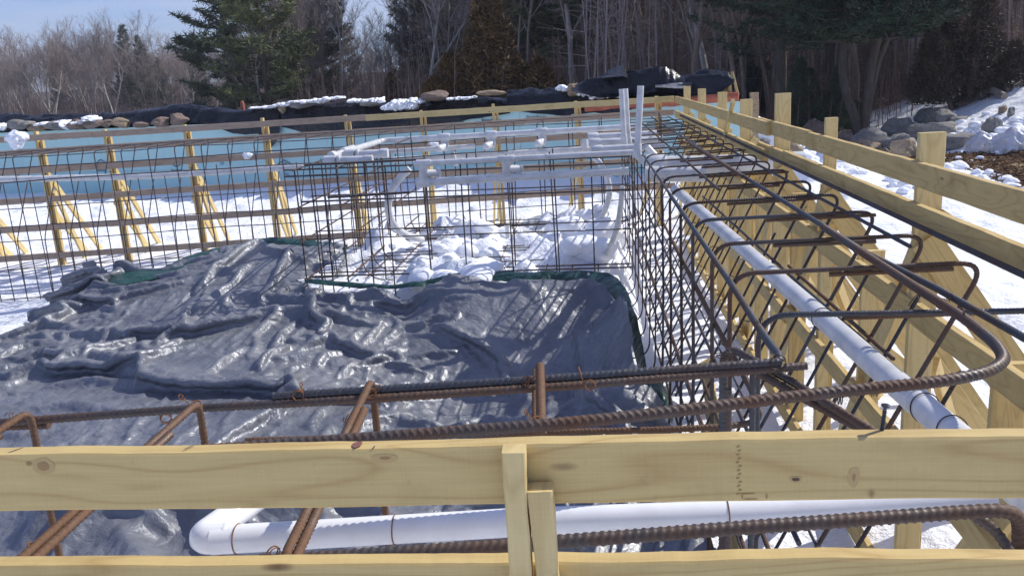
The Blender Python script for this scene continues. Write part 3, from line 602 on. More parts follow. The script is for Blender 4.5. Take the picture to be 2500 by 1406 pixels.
# ------------------------------------------------------------------ big grey tarp
rt = np.random.RandomState(8)
def creases(x, y, lam, amp, n, bias=1.0, seed=0):
    o = 0
    for k in range(n):
        a = rt.normal(1.35, .55) if rt.rand() < bias else rt.uniform(0, 3.14); wxx = x + lam * .35 * vn(x / lam * .45 + k * 3, y / lam * .45, 0, seed + k); wyy = y + lam * .35 * vn(x / lam * .45 + k * 5, y / lam * .45 + 9, 0, seed + k + 40)
        ph = (wxx * math.cos(a) + wyy * math.sin(a)) / lam + rt.rand() * 9; fr = ph % 1; u = .78; tri = np.where(fr < u, fr / u, (1 - fr) / (1 - u)); m_ = sst(-.15, .55, vn(x / lam * .5 + k * 11, y / lam * .5 + k * 7, 0, seed + k + 80)); o = o + tri * m_
    return o * amp
OUT = [(1160, 660, .60), (1300, 667, .59), (1440, 662, .59), (1490, 668, .59), (1524, 705, .57), (1560, 800, .55), (1584, 920, .48), (1640, 1000, .2), (1655, 1090, .0), (1700, 1300, -.05), (1775, 1500, -.1),
       (1800, 1900, -.1), (-900, 1900, .05), (-1300, 1200, .05), (-300, 900, .1), (0, 845, .12), (60, 790, .14), (130, 715, .22), (200, 655, .42), (236, 646, .46), (258, 690, .36), (300, 668, .42), (390, 662, .44),
       (440, 640, .5), (540, 610, .6), (640, 584, .68), (760, 590, .66), (850, 602, .6), (838, 640, .52), (742, 686, .46), (940, 700, .50), (1050, 690, .55)]
INN = [(1100, 738, .24), (1300, 738, .22), (1440, 745, .2), (960, 745, .26), (1465, 800, .14), (1455, 900, .06), (1490, 985, .0), (850, 735, .3), (300, 800, .24), (700, 800, .30), (1100, 800, .24), (1380, 800, .2), (1400, 1000, .15), (700, 960, .2), (200, 960, .16), (480, 700, .42), (690, 655, .58), (600, 640, .58), (330, 740, .33), (1000, 765, .27), (1200, 745, .24), (100, 850, .18), (900, 1100, .16), (400, 1150, .15), (1300, 1150, .12), (200, 1350, .2), (700, 1350, .25), (1100, 1350, .15), (1500, 1350, .0), (-500, 1200, .1), (640, 760, .34), (900, 720, .34)]
CP = np.array([list(atz(a, b_, z)) for a, b_, z in OUT + INN])
def tps(P, Q):
    d = np.linalg.norm(Q[:, None] - P[None], axis=2); return np.where(d > 1e-9, d * d * np.log(d + 1e-9), 0)
A_ = np.zeros((len(CP) + 3,) * 2); n_ = len(CP); A_[:n_, :n_] = tps(CP[:, :2], CP[:, :2]) + np.eye(n_) * .02; A_[:n_, n_] = 1; A_[:n_, n_ + 1:] = CP[:, :2]; A_[n_, :n_] = 1; A_[n_ + 1:, :n_] = CP[:, :2].T
W_ = np.linalg.solve(A_, np.concatenate([CP[:, 2], [0, 0, 0]]))
STEP = .04
tx = np.arange(-7.9, 1.35, STEP); ty = np.arange(2.35, 12.2, STEP); TX, TY = np.meshgrid(tx, ty); q2 = np.stack([TX.ravel(), TY.ravel()], 1)
TZ = np.zeros(len(q2))
for a in range(0, len(q2), 40000): TZ[a:a + 40000] = tps(CP[:, :2], q2[a:a + 40000]) @ W_[:n_] + W_[n_] + q2[a:a + 40000] @ W_[n_ + 1:]
TZ = TZ.reshape(TX.shape); TZ = np.clip(TZ, -.15, np.where(TX > -2.7, .50, .62))
poly = CP[:len(OUT), :2]
def inpoly(x, y, poly):
    c = np.zeros(x.shape, bool); j_ = len(poly) - 1
    for i_ in range(len(poly)):
        xi, yi = poly[i_]; xj, yj = poly[j_]
        c ^= ((yi > y) != (yj > y)) & (x < (xj - xi) * (y - yi) / (yj - yi + 1e-12) + xi); j_ = i_
    return c
jx = TX + .05 * fbm(TX * 2, TY * 2, 0, 3, 31); jy = TY + .05 * fbm(TX * 2 + 9, TY * 2, 0, 3, 32)
inside = inpoly(jx, jy, poly)
FOLDS = [([(208, 803), (320, 818), (512, 808), (672, 783), (745, 781), (800, 800)], .125, .40, .055), ([(90, 838), (176, 866), (224, 853), (320, 888), (380, 900)], .10, .30, .05),
  ([(6, 884), (130, 869), (215, 882), (330, 897), (400, 923), (560, 930), (700, 936), (860, 930), (980, 922)], .115, .42, .05), ([(90, 915), (200, 905), (300, 915), (420, 926)], .07, .25, .04),
  ([(800, 722), (890, 727), (960, 735), (1106, 742), (1122, 760)], .12, .30, .05), ([(1150, 752), (1196, 745), (1286, 745), (1310, 760)], .08, .12, .05),
  ([(1075, 785), (1160, 790), (1214, 812), (1268, 872), (1330, 862)], .10, .24, .05), ([(432, 782), (576, 757), (704, 760), (800, 773)], .10, .35, .055),
  ([(500, 740), (560, 702), (640, 662), (690, 690), (740, 700)], .07, .25, .07), ([(96, 784), (180, 751), (256, 709), (352, 682), (500, 662)], .12, .4, .06),
  ([(600, 880), (760, 850), (900, 862)], .05, .4, .08), ([(850, 1000), (960, 960), (1080, 980)], .05, .3, .07), ([(1090, 1010), (1200, 980), (1290, 1010)], .07, .25, .05),
  ([(1250, 845), (1330, 825), (1400, 855), (1390, 900)], .09, .2, .05), ([(1410, 760), (1440, 860), (1420, 940), (1440, 1010)], .08, .10, .05), ([(0, 960), (150, 950), (330, 975)], .05, .5, .08),
  ([(640, 830), (780, 820), (930, 838)], .05, .4, .07), ([(330, 1330), (420, 1260), (560, 1290), (640, 1340)], .16, .25, .07), ([(60, 1300), (180, 1250), (240, 1330)], .15, .22, .06), ([(700, 1300), (820, 1260), (980, 1290), (1060, 1340)], .14, .22, .06),
  ([(1100, 1290), (1200, 1250), (1400, 1330), (1500, 1340)], .12, .2, .06), ([(820, 640), (760, 625), (660, 612)], .07, .2, .05), ([(700, 700), (780, 706), (860, 700)], .05, .2, .06)]
rf_ = np.random.RandomState(4)
for _ in range(16):
    px_, py_ = rf_.uniform(-40, 1440), rf_.choice([rf_.uniform(690, 1060), rf_.uniform(690, 860)]); L_ = rf_.uniform(90, 330); a_ = rf_.normal(-.06, .16)
    FOLDS.append(([(px_ + t_ * L_ * math.cos(a_), py_ + t_ * L_ * math.sin(a_) + rf_.normal() * 6) for t_ in (0, .33, .66, 1)], rf_.uniform(.02, .05), rf_.uniform(.10, .26), rf_.uniform(.03, .06)))
for pts, hh, wb, wf in FOLDS:
    C = np.array([atz(a, b_, .3)[:2] for a, b_ in pts]); C = resample(np.c_[fillet([np.r_[c, 0] for c in C], .25, 5)], .08)[:, :2]
    x0, x1, y0, y1 = C[:, 0].min() - 1, C[:, 0].max() + 1, C[:, 1].min() - 1, C[:, 1].max() + 1
    sel = (TX > x0) & (TX < x1) & (TY > y0) & (TY < y1); wx = TX[sel] + .03 * fbm(TX[sel] * 2.3, TY[sel] * 2.3, 0, 2, 41); wy_ = TY[sel] + .03 * fbm(TX[sel] * 2.3 + 7, TY[sel] * 2.3, 0, 2, 42)
    best = np.full(wx.shape, 9.); val = np.zeros(wx.shape); Lc = len(C) - 1
    for s_ in range(Lc):
        a, c = C[s_], C[s_ + 1]; dv = c - a; l2 = dv @ dv + 1e-12; t_ = np.clip(((wx - a[0]) * dv[0] + (wy_ - a[1]) * dv[1]) / l2, 0, 1)
        ex, ey = wx - a[0] - t_ * dv[0], wy_ - a[1] - t_ * dv[1]; dd = np.hypot(ex, ey); sgn = np.sign(ey); u_ = (s_ + t_) / Lc
        tap = np.clip(np.sin(math.pi * np.clip(u_, .02, .98)) * 2.2, 0, 1)
        v_ = np.where(sgn > 0, .35 * np.exp(-(dd / wb)**1.2) + .65 * np.exp(-dd / (wb * .28)), np.exp(-(dd / (wf * .85))**2.5)) * tap; up_ = dd < best; best = np.where(up_, dd, best); val = np.where(up_, v_, val)
    TZ[sel] += .95 * hh * val * (1 + .25 * fbm(wx * 3, wy_ * 3, 0, 2, 5))
wx = TX + .25 * fbm(TX * 1.1, TY * 1.1, 0, 3, 51); wy_ = TY + .25 * fbm(TX * 1.1 + 5, TY * 1.1, 0, 3, 52)
rid = lambda n: 1 - np.abs(n)
nearm = sst(5.4, 3.9, TY); TZ += nearm * (creases(TX, TY, .9, .16, 2, .3, 500) + creases(TX, TY, .5, .08, 3, .2, 600))
TZ = np.maximum(TZ, terrain(TX, TY) + .02)
def drape_sim(TX, TY, TZ, steps, slack_x, slack_y, seed):
    """let a slightly oversized sheet settle on the lumpy base: position based cloth on a regular grid"""
    r = np.random.RandomState(seed); hx = TX[0, 1] - TX[0, 0]; hy = TY[1, 0] - TY[0, 0]
    Pp = np.stack([TX, TY, TZ + .05 + .05 * fbm(TX * 1.3, TY * 3.2, 0, 3, seed) + .02 * fbm(TX * 6, TY * 6, 0, 2, seed + 9) + .006 * r.normal(size=TX.shape)], -1); Pv = Pp.copy()
    sy = 1 + slack_y * np.clip(.7 + .9 * fbm(TX * .5, TY * .6, 0, 2, seed + 1), .1, 2); sx_ = 1 + slack_x * np.clip(.6 + 1.0 * fbm(TX * .7, TY * .5, 0, 2, seed + 2), 0, 2)
    FX = (TX - tx[0]) / hx; FY = (TY - ty[0]) / hy; nyy, nxx = TZ.shape
    def cons(ax, st, rest, k, lo):
        A_s = [slice(None)] * 2; B_s = [slice(None)] * 2; n = Pp.shape[ax]
        A_s[ax] = slice(lo, n - st, 2 * st) if st == 1 else slice(lo, n - st, 4); B_s[ax] = slice(lo + st, n, 2 * st) if st == 1 else slice(lo + st, n, 4)
        A = Pp[tuple(A_s)]; B = Pp[tuple(B_s)]; m_ = min(A.shape[ax], B.shape[ax])
        if ax == 0: A = A[:m_]; B = B[:m_]
        else: A = A[:, :m_]; B = B[:, :m_]
        d = B - A; L = np.sqrt((d * d).sum(-1)) + 1e-9; rr = rest[tuple(A_s)]; rr = rr[:m_] if ax == 0 else rr[:, :m_]; c_ = (k * .5 * (L - rr) / L)[..., None] * d; A += c_; B -= c_
    Ry, Rx = hy * sy, hx * sx_; dg = np.hypot(Ry, Rx)
    pin = np.zeros(TZ.shape, bool); rim = resample(np.c_[CP[:8, :2], np.zeros(8)], .05)[:, :2]; rim2 = resample(np.c_[CP[len(OUT) - 10:len(OUT), :2], np.zeros(10)], .05)[:, :2]
    for c_ in np.concatenate([rim, rim2]): pin |= np.hypot(TX - c_[0], TY - c_[1]) < .055
    home = np.stack([TX, TY, TZ + .01], -1)[pin]
    for it in range(steps):
        vel = (Pp - Pv) * .90; Pv = Pp.copy(); Pp += np.clip(vel, -.02, .02); Pp[..., 2] -= .0011
        for _q in range(3):
            for lo in (0, 1): cons(0, 1, Ry, 1., lo); cons(1, 1, Rx, 1., lo)
            for di in (1, -1):      # shear
                for lo in (0, 1):
                    A = Pp[lo:-1:2, 1:-1] ; B = Pp[lo + 1::2, 1 + di:(-1 + di) or None]; m_ = min(len(A), len(B)); A = A[:m_]; B = B[:m_]; d = B - A; L = np.sqrt((d * d).sum(-1)) + 1e-9; c_ = (.16 * (L - dg[lo:-1:2, 1:-1][:m_]) / L)[..., None] * d; A += c_; B -= c_
        for lo in (0, 1, 2, 3): cons(0, 2, Ry * 2, .22, lo); cons(1, 2, Rx * 2, .22, lo)
        ix = np.clip(((Pp[..., 0] - tx[0]) / hx), 0, nxx - 1.001); iy_ = np.clip(((Pp[..., 1] - ty[0]) / hy), 0, nyy - 1.001); a_, b_ = ix.astype(int), iy_.astype(int); fa, fb_ = ix - a_, iy_ - b_
        flo = TZ[b_, a_] * (1 - fa) * (1 - fb_) + TZ[b_, a_ + 1] * fa * (1 - fb_) + TZ[b_ + 1, a_] * (1 - fa) * fb_ + TZ[b_ + 1, a_ + 1] * fa * fb_
        hitm = Pp[..., 2] < flo; Pp[..., 2] = np.where(hitm, flo, Pp[..., 2]); Pv[hitm] = Pv[hitm] * .3 + Pp[hitm] * .7; Pp[pin] = home; Pv[pin] = home
        for sl_ in ((0, slice(None)), (-1, slice(None)), (slice(None), 0), (slice(None), -1)): Pp[sl_][..., :2] = np.stack([TX, TY], -1)[sl_]
    return Pp
SIM = drape_sim(TX, TY, TZ, 260, .17, .27, 5)
def up2(A):     # smooth doubling of the grid
    for ax in (0, 1):
        A = np.moveaxis(A, ax, 0); n = len(A); Bm = np.empty((2 * n - 1,) + A.shape[1:]); Bm[::2] = A; p_ = np.concatenate([A[:1], A, A[-1:]]); Bm[1::2] = (9 * (A[:-1] + A[1:]) - (p_[:-3] + p_[3:])) / 16; A = np.moveaxis(Bm, 0, ax)
    return A
GRID = up2(np.stack([TX, TY], -1)); SIM = up2(SIM); gxx, gyy = GRID[..., 0], GRID[..., 1]
SIM[..., 2] += creases(gxx, gyy, .26, .007, 5, .3, 300) + creases(gxx, gyy, .12, .0045, 6, .2, 400)
jx = gxx + .05 * fbm(gxx * 2, gyy * 2, 0, 3, 31); jy = gyy + .05 * fbm(gxx * 2 + 9, gyy * 2, 0, 3, 32); inside = inpoly(jx, jy, poly)
idx = np.full(gxx.shape, -1); idx[inside] = np.arange(inside.sum()); V = SIM[inside]
a0, a1, a2, a3 = idx[:-1, :-1], idx[:-1, 1:], idx[1:, 1:], idx[1:, :-1]; ok = (a0 >= 0) & (a1 >= 0) & (a2 >= 0) & (a3 >= 0)
tb = thing('tarp', (-3, 6.5, .2), 'large crumpled silver grey tarp with dark green underside spread over the floor', 'tarp')
mb = MB(); mb.add(V, np.stack([a0[ok], a1[ok], a2[ok], a3[ok]], 1)); mb.obj('sheet', M['tarp'], tb)
def ribbon(b, A, B, n=160, m=10, bul=.05, seed=1, amp=.03):
    A = resample(fillet(A, .3, 5), .01); B = resample(fillet(B, .3, 5), .01); u = np.linspace(0, 1, n)
    fa = np.stack([np.interp(u, np.linspace(0, 1, len(A)), A[:, i]) for i in range(3)], 1); fb = np.stack([np.interp(u, np.linspace(0, 1, len(B)), B[:, i]) for i in range(3)], 1)
    t_ = np.linspace(0, 1, m)[None, :, None]; V = fa[:, None] * (1 - t_) + fb[:, None] * t_; bl = np.sin(math.pi * t_[..., 0])
    f = fbm(V[..., 0] * 5, V[..., 1] * 5, V[..., 2] * 5, 3, seed); V = V.copy(); V[..., 2] += bul * bl + amp * f; V[..., 1] -= bul * .6 * bl + amp * f
    i_ = np.arange(n - 1)[:, None] * m; j_ = np.arange(m - 1)[None]; b.add(V, np.stack([i_ + j_, i_ + m + j_, i_ + m + j_ + 1, i_ + j_ + 1], -1).reshape(-1, 4))
def zpts(L): return [atz(*p) for p in L]
part('green_hem', lambda b: ribbon(b, zpts([(252, 690, .40), (285, 664, .47), (390, 655, .48), (440, 632, .53), (540, 601, .62), (640, 580, .70), (760, 586, .68), (850, 598, .62)]),
    zpts([(250, 702, .40), (300, 694, .42), (390, 676, .44), (440, 656, .48), (540, 626, .56), (640, 592, .66), (760, 604, .62), (842, 630, .55)]), 200, 10, .012, 3, .02), M['tarp_green'], tb, True)
part('green_hem', lambda b: ribbon(b, zpts([(742, 678, .54), (840, 688, .49), (950, 696, .47), (1050, 684, .50), (1160, 657, .54), (1300, 664, .52), (1440, 660, .51), (1495, 668, .5), (1530, 705, .46), (1562, 800, .36), (1584, 925, .28)]),
    zpts([(745, 692, .5), (840, 700, .46), (950, 706, .44), (1050, 698, .46), (1160, 684, .46), (1300, 690, .44), (1430, 690, .42), (1475, 706, .40), (1500, 730, .36), (1535, 810, .28), (1565, 925, .2)]), 260, 10, .012, 5, .02), M['tarp_green'], tb, True)
part('green_hem', lambda b: ribbon(b, zpts([(1575, 935, .25), (1620, 945, .2), (1650, 990, .12), (1640, 1040, .05)]), zpts([(1545, 960, .2), (1560, 1010, .12), (1590, 1040, .05), (1600, 1080, 0)]), 90, 22, .16, 7, .07), M['tarp_green'], tb, True, 'glossy dark green corner bunched up at the cage')
for px, py, z in ((873, 684, .51), (1437, 669, .52), (1655, 655 - 60, .5)):
    if px < 1600: part('grommet', lambda b: tube(b, [atz(px, py, z), atz(px, py, z) + [0, -.012, .004]], .014, 12), M['pvc'], tb, True)
# ------------------------------------------------------------------ blue foam wall
WM = -.265; WC = 17.9 + .265 * 3.32
def onwall(px, py, off=0.): return aty(px, py, WC + off, WM)
WZ = 1.70
fw = thing('foam_wall', (-5, float(wall_y(-5)), 0), 'long pale blue foam board wall with printed marks behind the far form', 'wall')
xs_ = list(np.arange(3.32, -24, -2.36)); wd = nrm([1, -.265, 0]); wn = nrm([-.265, -1, 0])     # wn faces the camera
for k in range(len(xs_) - 1):
    for (z0, z1, o) in ((-.5, .56, 0), (.566, WZ, .0)):
        a, c = xs_[k], xs_[k + 1]; off = rnd.uniform(0, .008)
        P0 = np.array([a - .003, wall_y(a - .003), (z0 + z1) / 2]) + np.r_[-wn[:2] * (.03 + off), 0]; P1 = np.array([c + .003, wall_y(c + .003), (z0 + z1) / 2]) + np.r_[-wn[:2] * (.03 + off), 0]
        part('panel', lambda b: board(b, P0, P1, z1 - z0, .055, (0, 0, 1)), M['foam'], fw)
part('plywood_edge', lambda b: board(b, (3.42, float(wall_y(3.42)) + .08, -.5), (3.42, float(wall_y(3.42)) + .08, 1.86), .16, .12, (1, 0, 0), 30, .01, .003, 4), M['ply'], fw)
def text_on_wall(txt, px, py, wpx, mt, bold=True, name='lettering', flip=False):
    cu = bpy.data.curves.new(name, 'FONT'); cu.body = txt; cu.align_x = 'CENTER'; cu.align_y = 'CENTER'; cu.size = 1; cu.extrude = .002
    if bold: cu.offset = .012
    tmp = bpy.data.objects.new('tmp', cu); SC.collection.objects.link(tmp); dg = bpy.context.evaluated_depsgraph_get(); me = bpy.data.meshes.new_from_object(tmp.evaluated_get(dg)); bpy.data.objects.remove(tmp)
    co = np.zeros(len(me.vertices) * 3); me.vertices.foreach_get('co', co); co = co.reshape(-1, 3); wid = co[:, 0].max() - co[:, 0].min()
    P = onwall(px, py, -.02); tw = wpx / FPX * P[1] / wid * 1.05
    W = P + co[:, 0:1] * tw * wd + co[:, 1:2] * tw * np.array([0, 0, 1.]) + (co[:, 2:3] * .6 + .003) * wn
    me.vertices.foreach_set('co', W.ravel()); me.materials.append(M[mt]); o = link(bpy.data.objects.new(name, me), fw); return o
def diamond(px, py, wpx):
    P = onwall(px, py, -.02); h = wpx / FPX * P[1] / 2 * 1.05
    pts = [P + wd * h + wn * .004, P + np.array([0, 0, h * .52]) + wn * .004, P - wd * h + wn * .004, P - np.array([0, 0, h * .52]) + wn * .004]; b = MB()
    for i_ in range(4): board(b, pts[i_], pts[(i_ + 1) % 4], .022, .004, wn.tolist() if False else (0, 0, 1))
    b.obj('emblem_outline', M['ink'], fw, False)
for px, py in ((42, 421), (430, 399), (694, 400), (247, 399)): diamond(px, py, 34); text_on_wall('DOW', px, py, 16, 'ink')
for px, py, w_, tx_ in ((430, 416, 30, 'Styrofoam'), (1199, 294.5, 48, 'Styrofoam'), (1309, 287, 46, 'Styrofoam'), (247, 416, 30, 'Styrofoam'), (1110, 299, 46, 'Styrofoam')): text_on_wall(tx_, px, py, w_, 'ink')
for px, py in ((130, 341), (185, 338), (305, 329), (365, 324), (310, 406), (480, 398), (60, 412), (170, 408), (115, 425), (335, 424), (560, 385), (760, 372)): text_on_wall('---- ---', px, py, 24, 'ink_soft', False)
for px, py in ((542, 398), (700, 425), (1610, 450)): text_on_wall('\u2261\u2261' if False else '|||||', px, py, 10, 'ink_soft')
text_on_wall('D', 1693, 443, 9, 'ink')
# ------------------------------------------------------------------ black sheets weighed down along the wall top
def drape(b, prof, back=1.5, seed=0, amp=.06, n=150, m=34, off0=0., hi=.55):
    pr = np.array(prof, float); px = np.linspace(pr[0, 0], pr[-1, 0], n); yt = np.interp(px, pr[:, 0], pr[:, 1]); yb = np.interp(px, pr[:, 0], pr[:, 2]); V = np.zeros((n, m, 3))
    yt = yt + (1.6 + 2.2 * (seed in (37, 45, 29))) * fbm(px * .028, px * 0 + seed, 0, 3, seed, .5); yb = yb + 1.0 * fbm(px * .04, px * 0 + seed + 3, 0, 3, seed)
    for i_ in range(n):
        Pb = onwall(px[i_], yb[i_], -.10 - off0); Pt = onwall(px[i_], yt[i_], hi + off0); zb, zt = Pb[2], Pt[2]; base = Pb * [1, 1, 0]; bk = nrm((Pt - Pb) * [1, 1, 0])
        lip = max(min(WZ + .01, zt - .03), zb + .001)
        ks = np.array([[0, zb], [.02, max(zb, lip - .02)], [.10, max(zb, lip) + .02], [hi * .55, zb + (zt - zb) * .72 if zb > lip else lip + (zt - lip) * .75], [hi, zt], [hi + .35, zt - .04], [hi + back * .6, zt - .35], [hi + back, 1.2]])
        L = np.r_[0, np.cumsum(np.hypot(np.diff(ks[:, 0]), np.diff(ks[:, 1])) + 1e-4)]; s_ = np.linspace(0, L[-1], m); dd = np.interp(s_, L, ks[:, 0]); zz = np.interp(s_, L, ks[:, 1])
        e = min(1, i_ / 5, (n - 1 - i_) / 5)
        V[i_] = base + bk * dd[:, None] + np.c_[np.zeros((m, 2)), zz]
    x_, y_, z_ = V[..., 0], V[..., 1], V[..., 2]; sw = x_ * .7 + .3 * fbm(x_, y_, z_, 2, seed)
    f = creases(sw, y_ * .6 + z_ * 1.6, .9, .9, 3, .3, seed) + creases(sw, y_ * .8 + z_ * 1.6, .42, .5, 4, .3, seed + 9) + creases(sw, y_ + z_ * 1.5, .2, .22, 4, .3, seed + 19) - .9
    ft = np.minimum(1, np.arange(m) / 4)[None]; V[..., 2] += amp * f * ft; V[..., 1] -= amp * .8 * f
    i_ = np.arange(n - 1)[:, None] * m; j_ = np.arange(m - 1)[None]; b.add(V, np.stack([i_ + j_, i_ + m + j_, i_ + m + j_ + 1, i_ + j_ + 1], -1).reshape(-1, 4))
def cover(label, prof, seed, mt='tarp_black', name='black_sheet', cat='plastic sheet', **kw):
    b = MB(); drape(b, prof, seed=seed, **kw); o = b.obj(name, M[mt], None); return tag(o, label, cat)
cover('black plastic sheet along the wall top at the far left, above the row of stones', [(-60, 282, 318), (40, 280, 320), (100, 284, 318), (250, 277, 306), (320, 272, 300), (360, 270, 300)], 3)
cover('broad black sheet humping over the wall with a corner flap hanging down the blue boards', [(330, 268, 304), (370, 262, 305), (440, 255, 302), (500, 258, 300), (535, 264, 314), (570, 266, 327), (600, 268, 330), (630, 270, 328), (650, 268, 350), (662, 262, 362), (676, 262, 345), (684, 262, 322)], 9, amp=.03)
cover('flat black sheet with a scuffed hem left of the centre of the wall', [(688, 250, 310), (720, 256, 318), (740, 258, 325), (840, 250, 325), (900, 246, 324), (950, 254, 318), (1000, 250, 312)], 15, amp=.05)
cover('low black sheet sagging in a long curve under the second board', [(940, 248, 318), (1010, 252, 310), (1060, 243, 305), (1100, 240, 300), (1160, 238, 290), (1245, 236, 278)], 21, amp=.05)
cover('bulging black sheet gathered in glossy folds just right of the long flat stone', [(1238, 214, 262), (1262, 210, 272), (1300, 207, 278), (1340, 207, 280), (1372, 213, 282), (1395, 222, 284)], 29, amp=.10)
cover('black sheet hanging over the blue wall behind the two white standpipes', [(1380, 226, 282), (1450, 238, 276), (1500, 236, 282), (1545, 232, 268), (1590, 225, 262)], 33, amp=.05)
cover('tall heap of black plastic beyond the white standpipes', [(1395, 214, 222), (1425, 198, 230), (1460, 186, 238), (1500, 177, 238), (1560, 172, 228), (1610, 172, 226), (1660, 182, 228), (1690, 194, 228)], 37, amp=.10, hi=.6, off0=.25, back=.9)
cover('small black peak of bundled plastic on top of the tall heap', [(1470, 186, 192), (1485, 172, 190), (1505, 163, 188), (1522, 164, 186), (1532, 178, 190)], 41, amp=.05, hi=1.2, off0=.5, back=.8)
cover('glossy black bundle at the right hand end above the orange pipe', [(1655, 196, 246), (1690, 180, 246), (1720, 174, 242), (1755, 172, 228), (1778, 178, 212), (1792, 196, 203)], 45, amp=.07, hi=.5, back=.8)
cover('grey flattened sheet end tucked between the black heap and the right bundle', [(1600, 198, 214), (1630, 195, 216), (1675, 196, 216)], 49, mt='tarp', amp=.03, hi=.9, off0=.3)
# orange pipe laid on the wall head
op = thing('pipe', onwall(1650, 252, -.02), 'orange red pipe lying along the head of the blue wall', 'pipe')
part('barrel', lambda b: tube(b, [onwall(1430, 266, -.03), onwall(1460, 262, -.05), onwall(1640, 249, -.07), onwall(1803, 236, -.07)], .088, 16), M['orange'], op, True)
part('coupling', lambda b: tube(b, [onwall(1640, 249, -.07) - wd * .08, onwall(1640, 249, -.07) + wd * .08], .098, 16), M['orange'], op, True)
tag(part('plywood_offcut', lambda b: b.add([onwall(1717, 226, .25), onwall(1782, 190, .25), onwall(1790, 232, .25), onwall(1722, 236, .25), onwall(1717, 226, .29), onwall(1782, 190, .29), onwall(1790, 232, .29), onwall(1722, 236, .29)], [[0, 1, 2, 3], [7, 6, 5, 4], [0, 4, 5, 1], [1, 5, 6, 2], [2, 6, 7, 3], [3, 7, 4, 0]]), M['ply'], None), 'tan triangular plywood offcut under the right hand black bundle', 'board')
for k, (a, c, lb) in enumerate((((1780, 222), (1788, 176), 'upright'), ((1787, 176), (1802, 232), 'leaning'))):
    tag(part('stick', lambda b: board(b, onwall(*a, .2), onwall(*c, .2), .05, .03, tuple(wd)), M['wood2'], None), lb + ' thin pine stick behind the right end of the wall', 'stick')
rp = onwall(592, 258, 1.2); tag(part('marker_post', lambda b: (tube(b, [rp - [0, 0, .5], rp + [0, 0, .06], rp + [0, 0, .12]], [.055, .055, .03], 10)), M['orange'], None, True), 'small red marker post behind the black sheet at left', 'post')
# ------------------------------------------------------------------ stones
def ico(sub=4):
    import bmesh
    bm = bmesh.new(); bmesh.ops.create_icosphere(bm, subdivisions=sub, radius=1); V = np.array([v.co[:] for v in bm.verts]); T = np.array([[v.index for v in f.verts] for f in bm.faces]); bm.free(); return V, T
ICO = ico(4); ICO5 = ico(5)
def rock(b, c, sx, sy, sz, seed, flat=.0, rot=0., ang=.30, base=ICO):
    V = base[0].copy(); n = V.copy()
    r = np.random.RandomState(seed)
    for _ in range(9):     # cleave with planes
        d = nrm(r.normal(size=3)); h = r.uniform(.62, .92); k_ = V @ d; V = V - np.maximum(k_ - h, 0)[:, None] * d * (1 - flat * .2)
    V = V * (1 + ang * .5 * fbm(n[:, 0] * 1.3, n[:, 1] * 1.3, n[:, 2] * 1.3, 3, seed))[:, None] + n * (.05 * fbm(n[:, 0] * 4, n[:, 1] * 4, n[:, 2] * 4, 4, seed + 2))[:, None]
    V = V * [sx, sy, sz]; ca, sa = math.cos(rot), math.sin(rot); V = np.stack([V[:, 0] * ca - V[:, 1] * sa, V[:, 0] * sa + V[:, 1] * ca, V[:, 2]], 1)
    b.add(V + np.asarray(c), None, base[1])
WS = [(45, 306, 56, 24, 'stone_grey', 'dark grey block stone at the left end of the stone row on the wall'), (92, 312, 46, 18, 'stone_tan', 'tan rounded stone in front of the dark block at far left of the wall'), (70, 303, 30, 14, 'stone_grey', 'small pale green grey stone wedged between dark block and tan stone'),
  (137, 308, 44, 22, 'stone_grey', 'grey angular stone with snow on its shoulder, third from left on wall'), (186, 306, 38, 24, 'stone', 'snow capped brownish stone with a white gap to its left'), (228, 303, 54, 20, 'stone', 'long low reddish dark stone under a strip of snow'),
  (262, 302, 26, 18, 'stone', 'short brown stone touching the round tan stone'), (297, 300, 42, 22, 'stone_tan', 'round light brown stone with pale rim on the wall above the blue boards'), (345, 305, 36, 14, 'stone', 'low shadowed brown stone half under the black sheet'), (395, 300, 40, 24, 'stone', 'dark squarish stone under the black sheet beside the pointed one'),
  (437, 291, 50, 26, 'stone', 'pale downward pointing stone resting on top of the far board'), (692, 266, 14, 24, 'stone_tan', 'narrow upright tan stone between two black sheets'), (735, 257, 52, 16, 'stone_grey', 'flat grey stone under snow left of the centre of the wall'), (908, 251, 50, 16, 'stone_grey', 'snow dusted flat stone at the middle of the wall'),
  (1062, 235, 62, 22, 'stone', 'brownish flat topped boulder right of the big snow patch'), (1200, 227, 74, 11, 'stone_tan', 'long thin orange brown slab stone'), (1400, 219, 24, 30, 'stone_tan', 'upright pinkish stone beside the snow hollow'), (1005, 262, 44, 12, 'stone_grey', 'grey slab under the melting snow patch'), (1470, 214 + 24, 30, 10, 'stone_grey', 'small grey stone in the snow below the tall black heap')]
for k, (px, py, w_, h_, mt, lb) in enumerate(WS):
    off = .22 if px < 420 else .12; P = onwall(px, py, -off + .05 if px < 600 else .1); s_ = P[1] / FPX; b = MB(); rock(b, P, w_ / 2 * s_ * 1.12, .17 + .002 * w_, h_ / 2 * s_ * 1.2, k + 5, rot=-.26)
    tag(b.obj('stone', M[mt], None), lb, 'stone', 'stones weighing the sheets down on the wall')
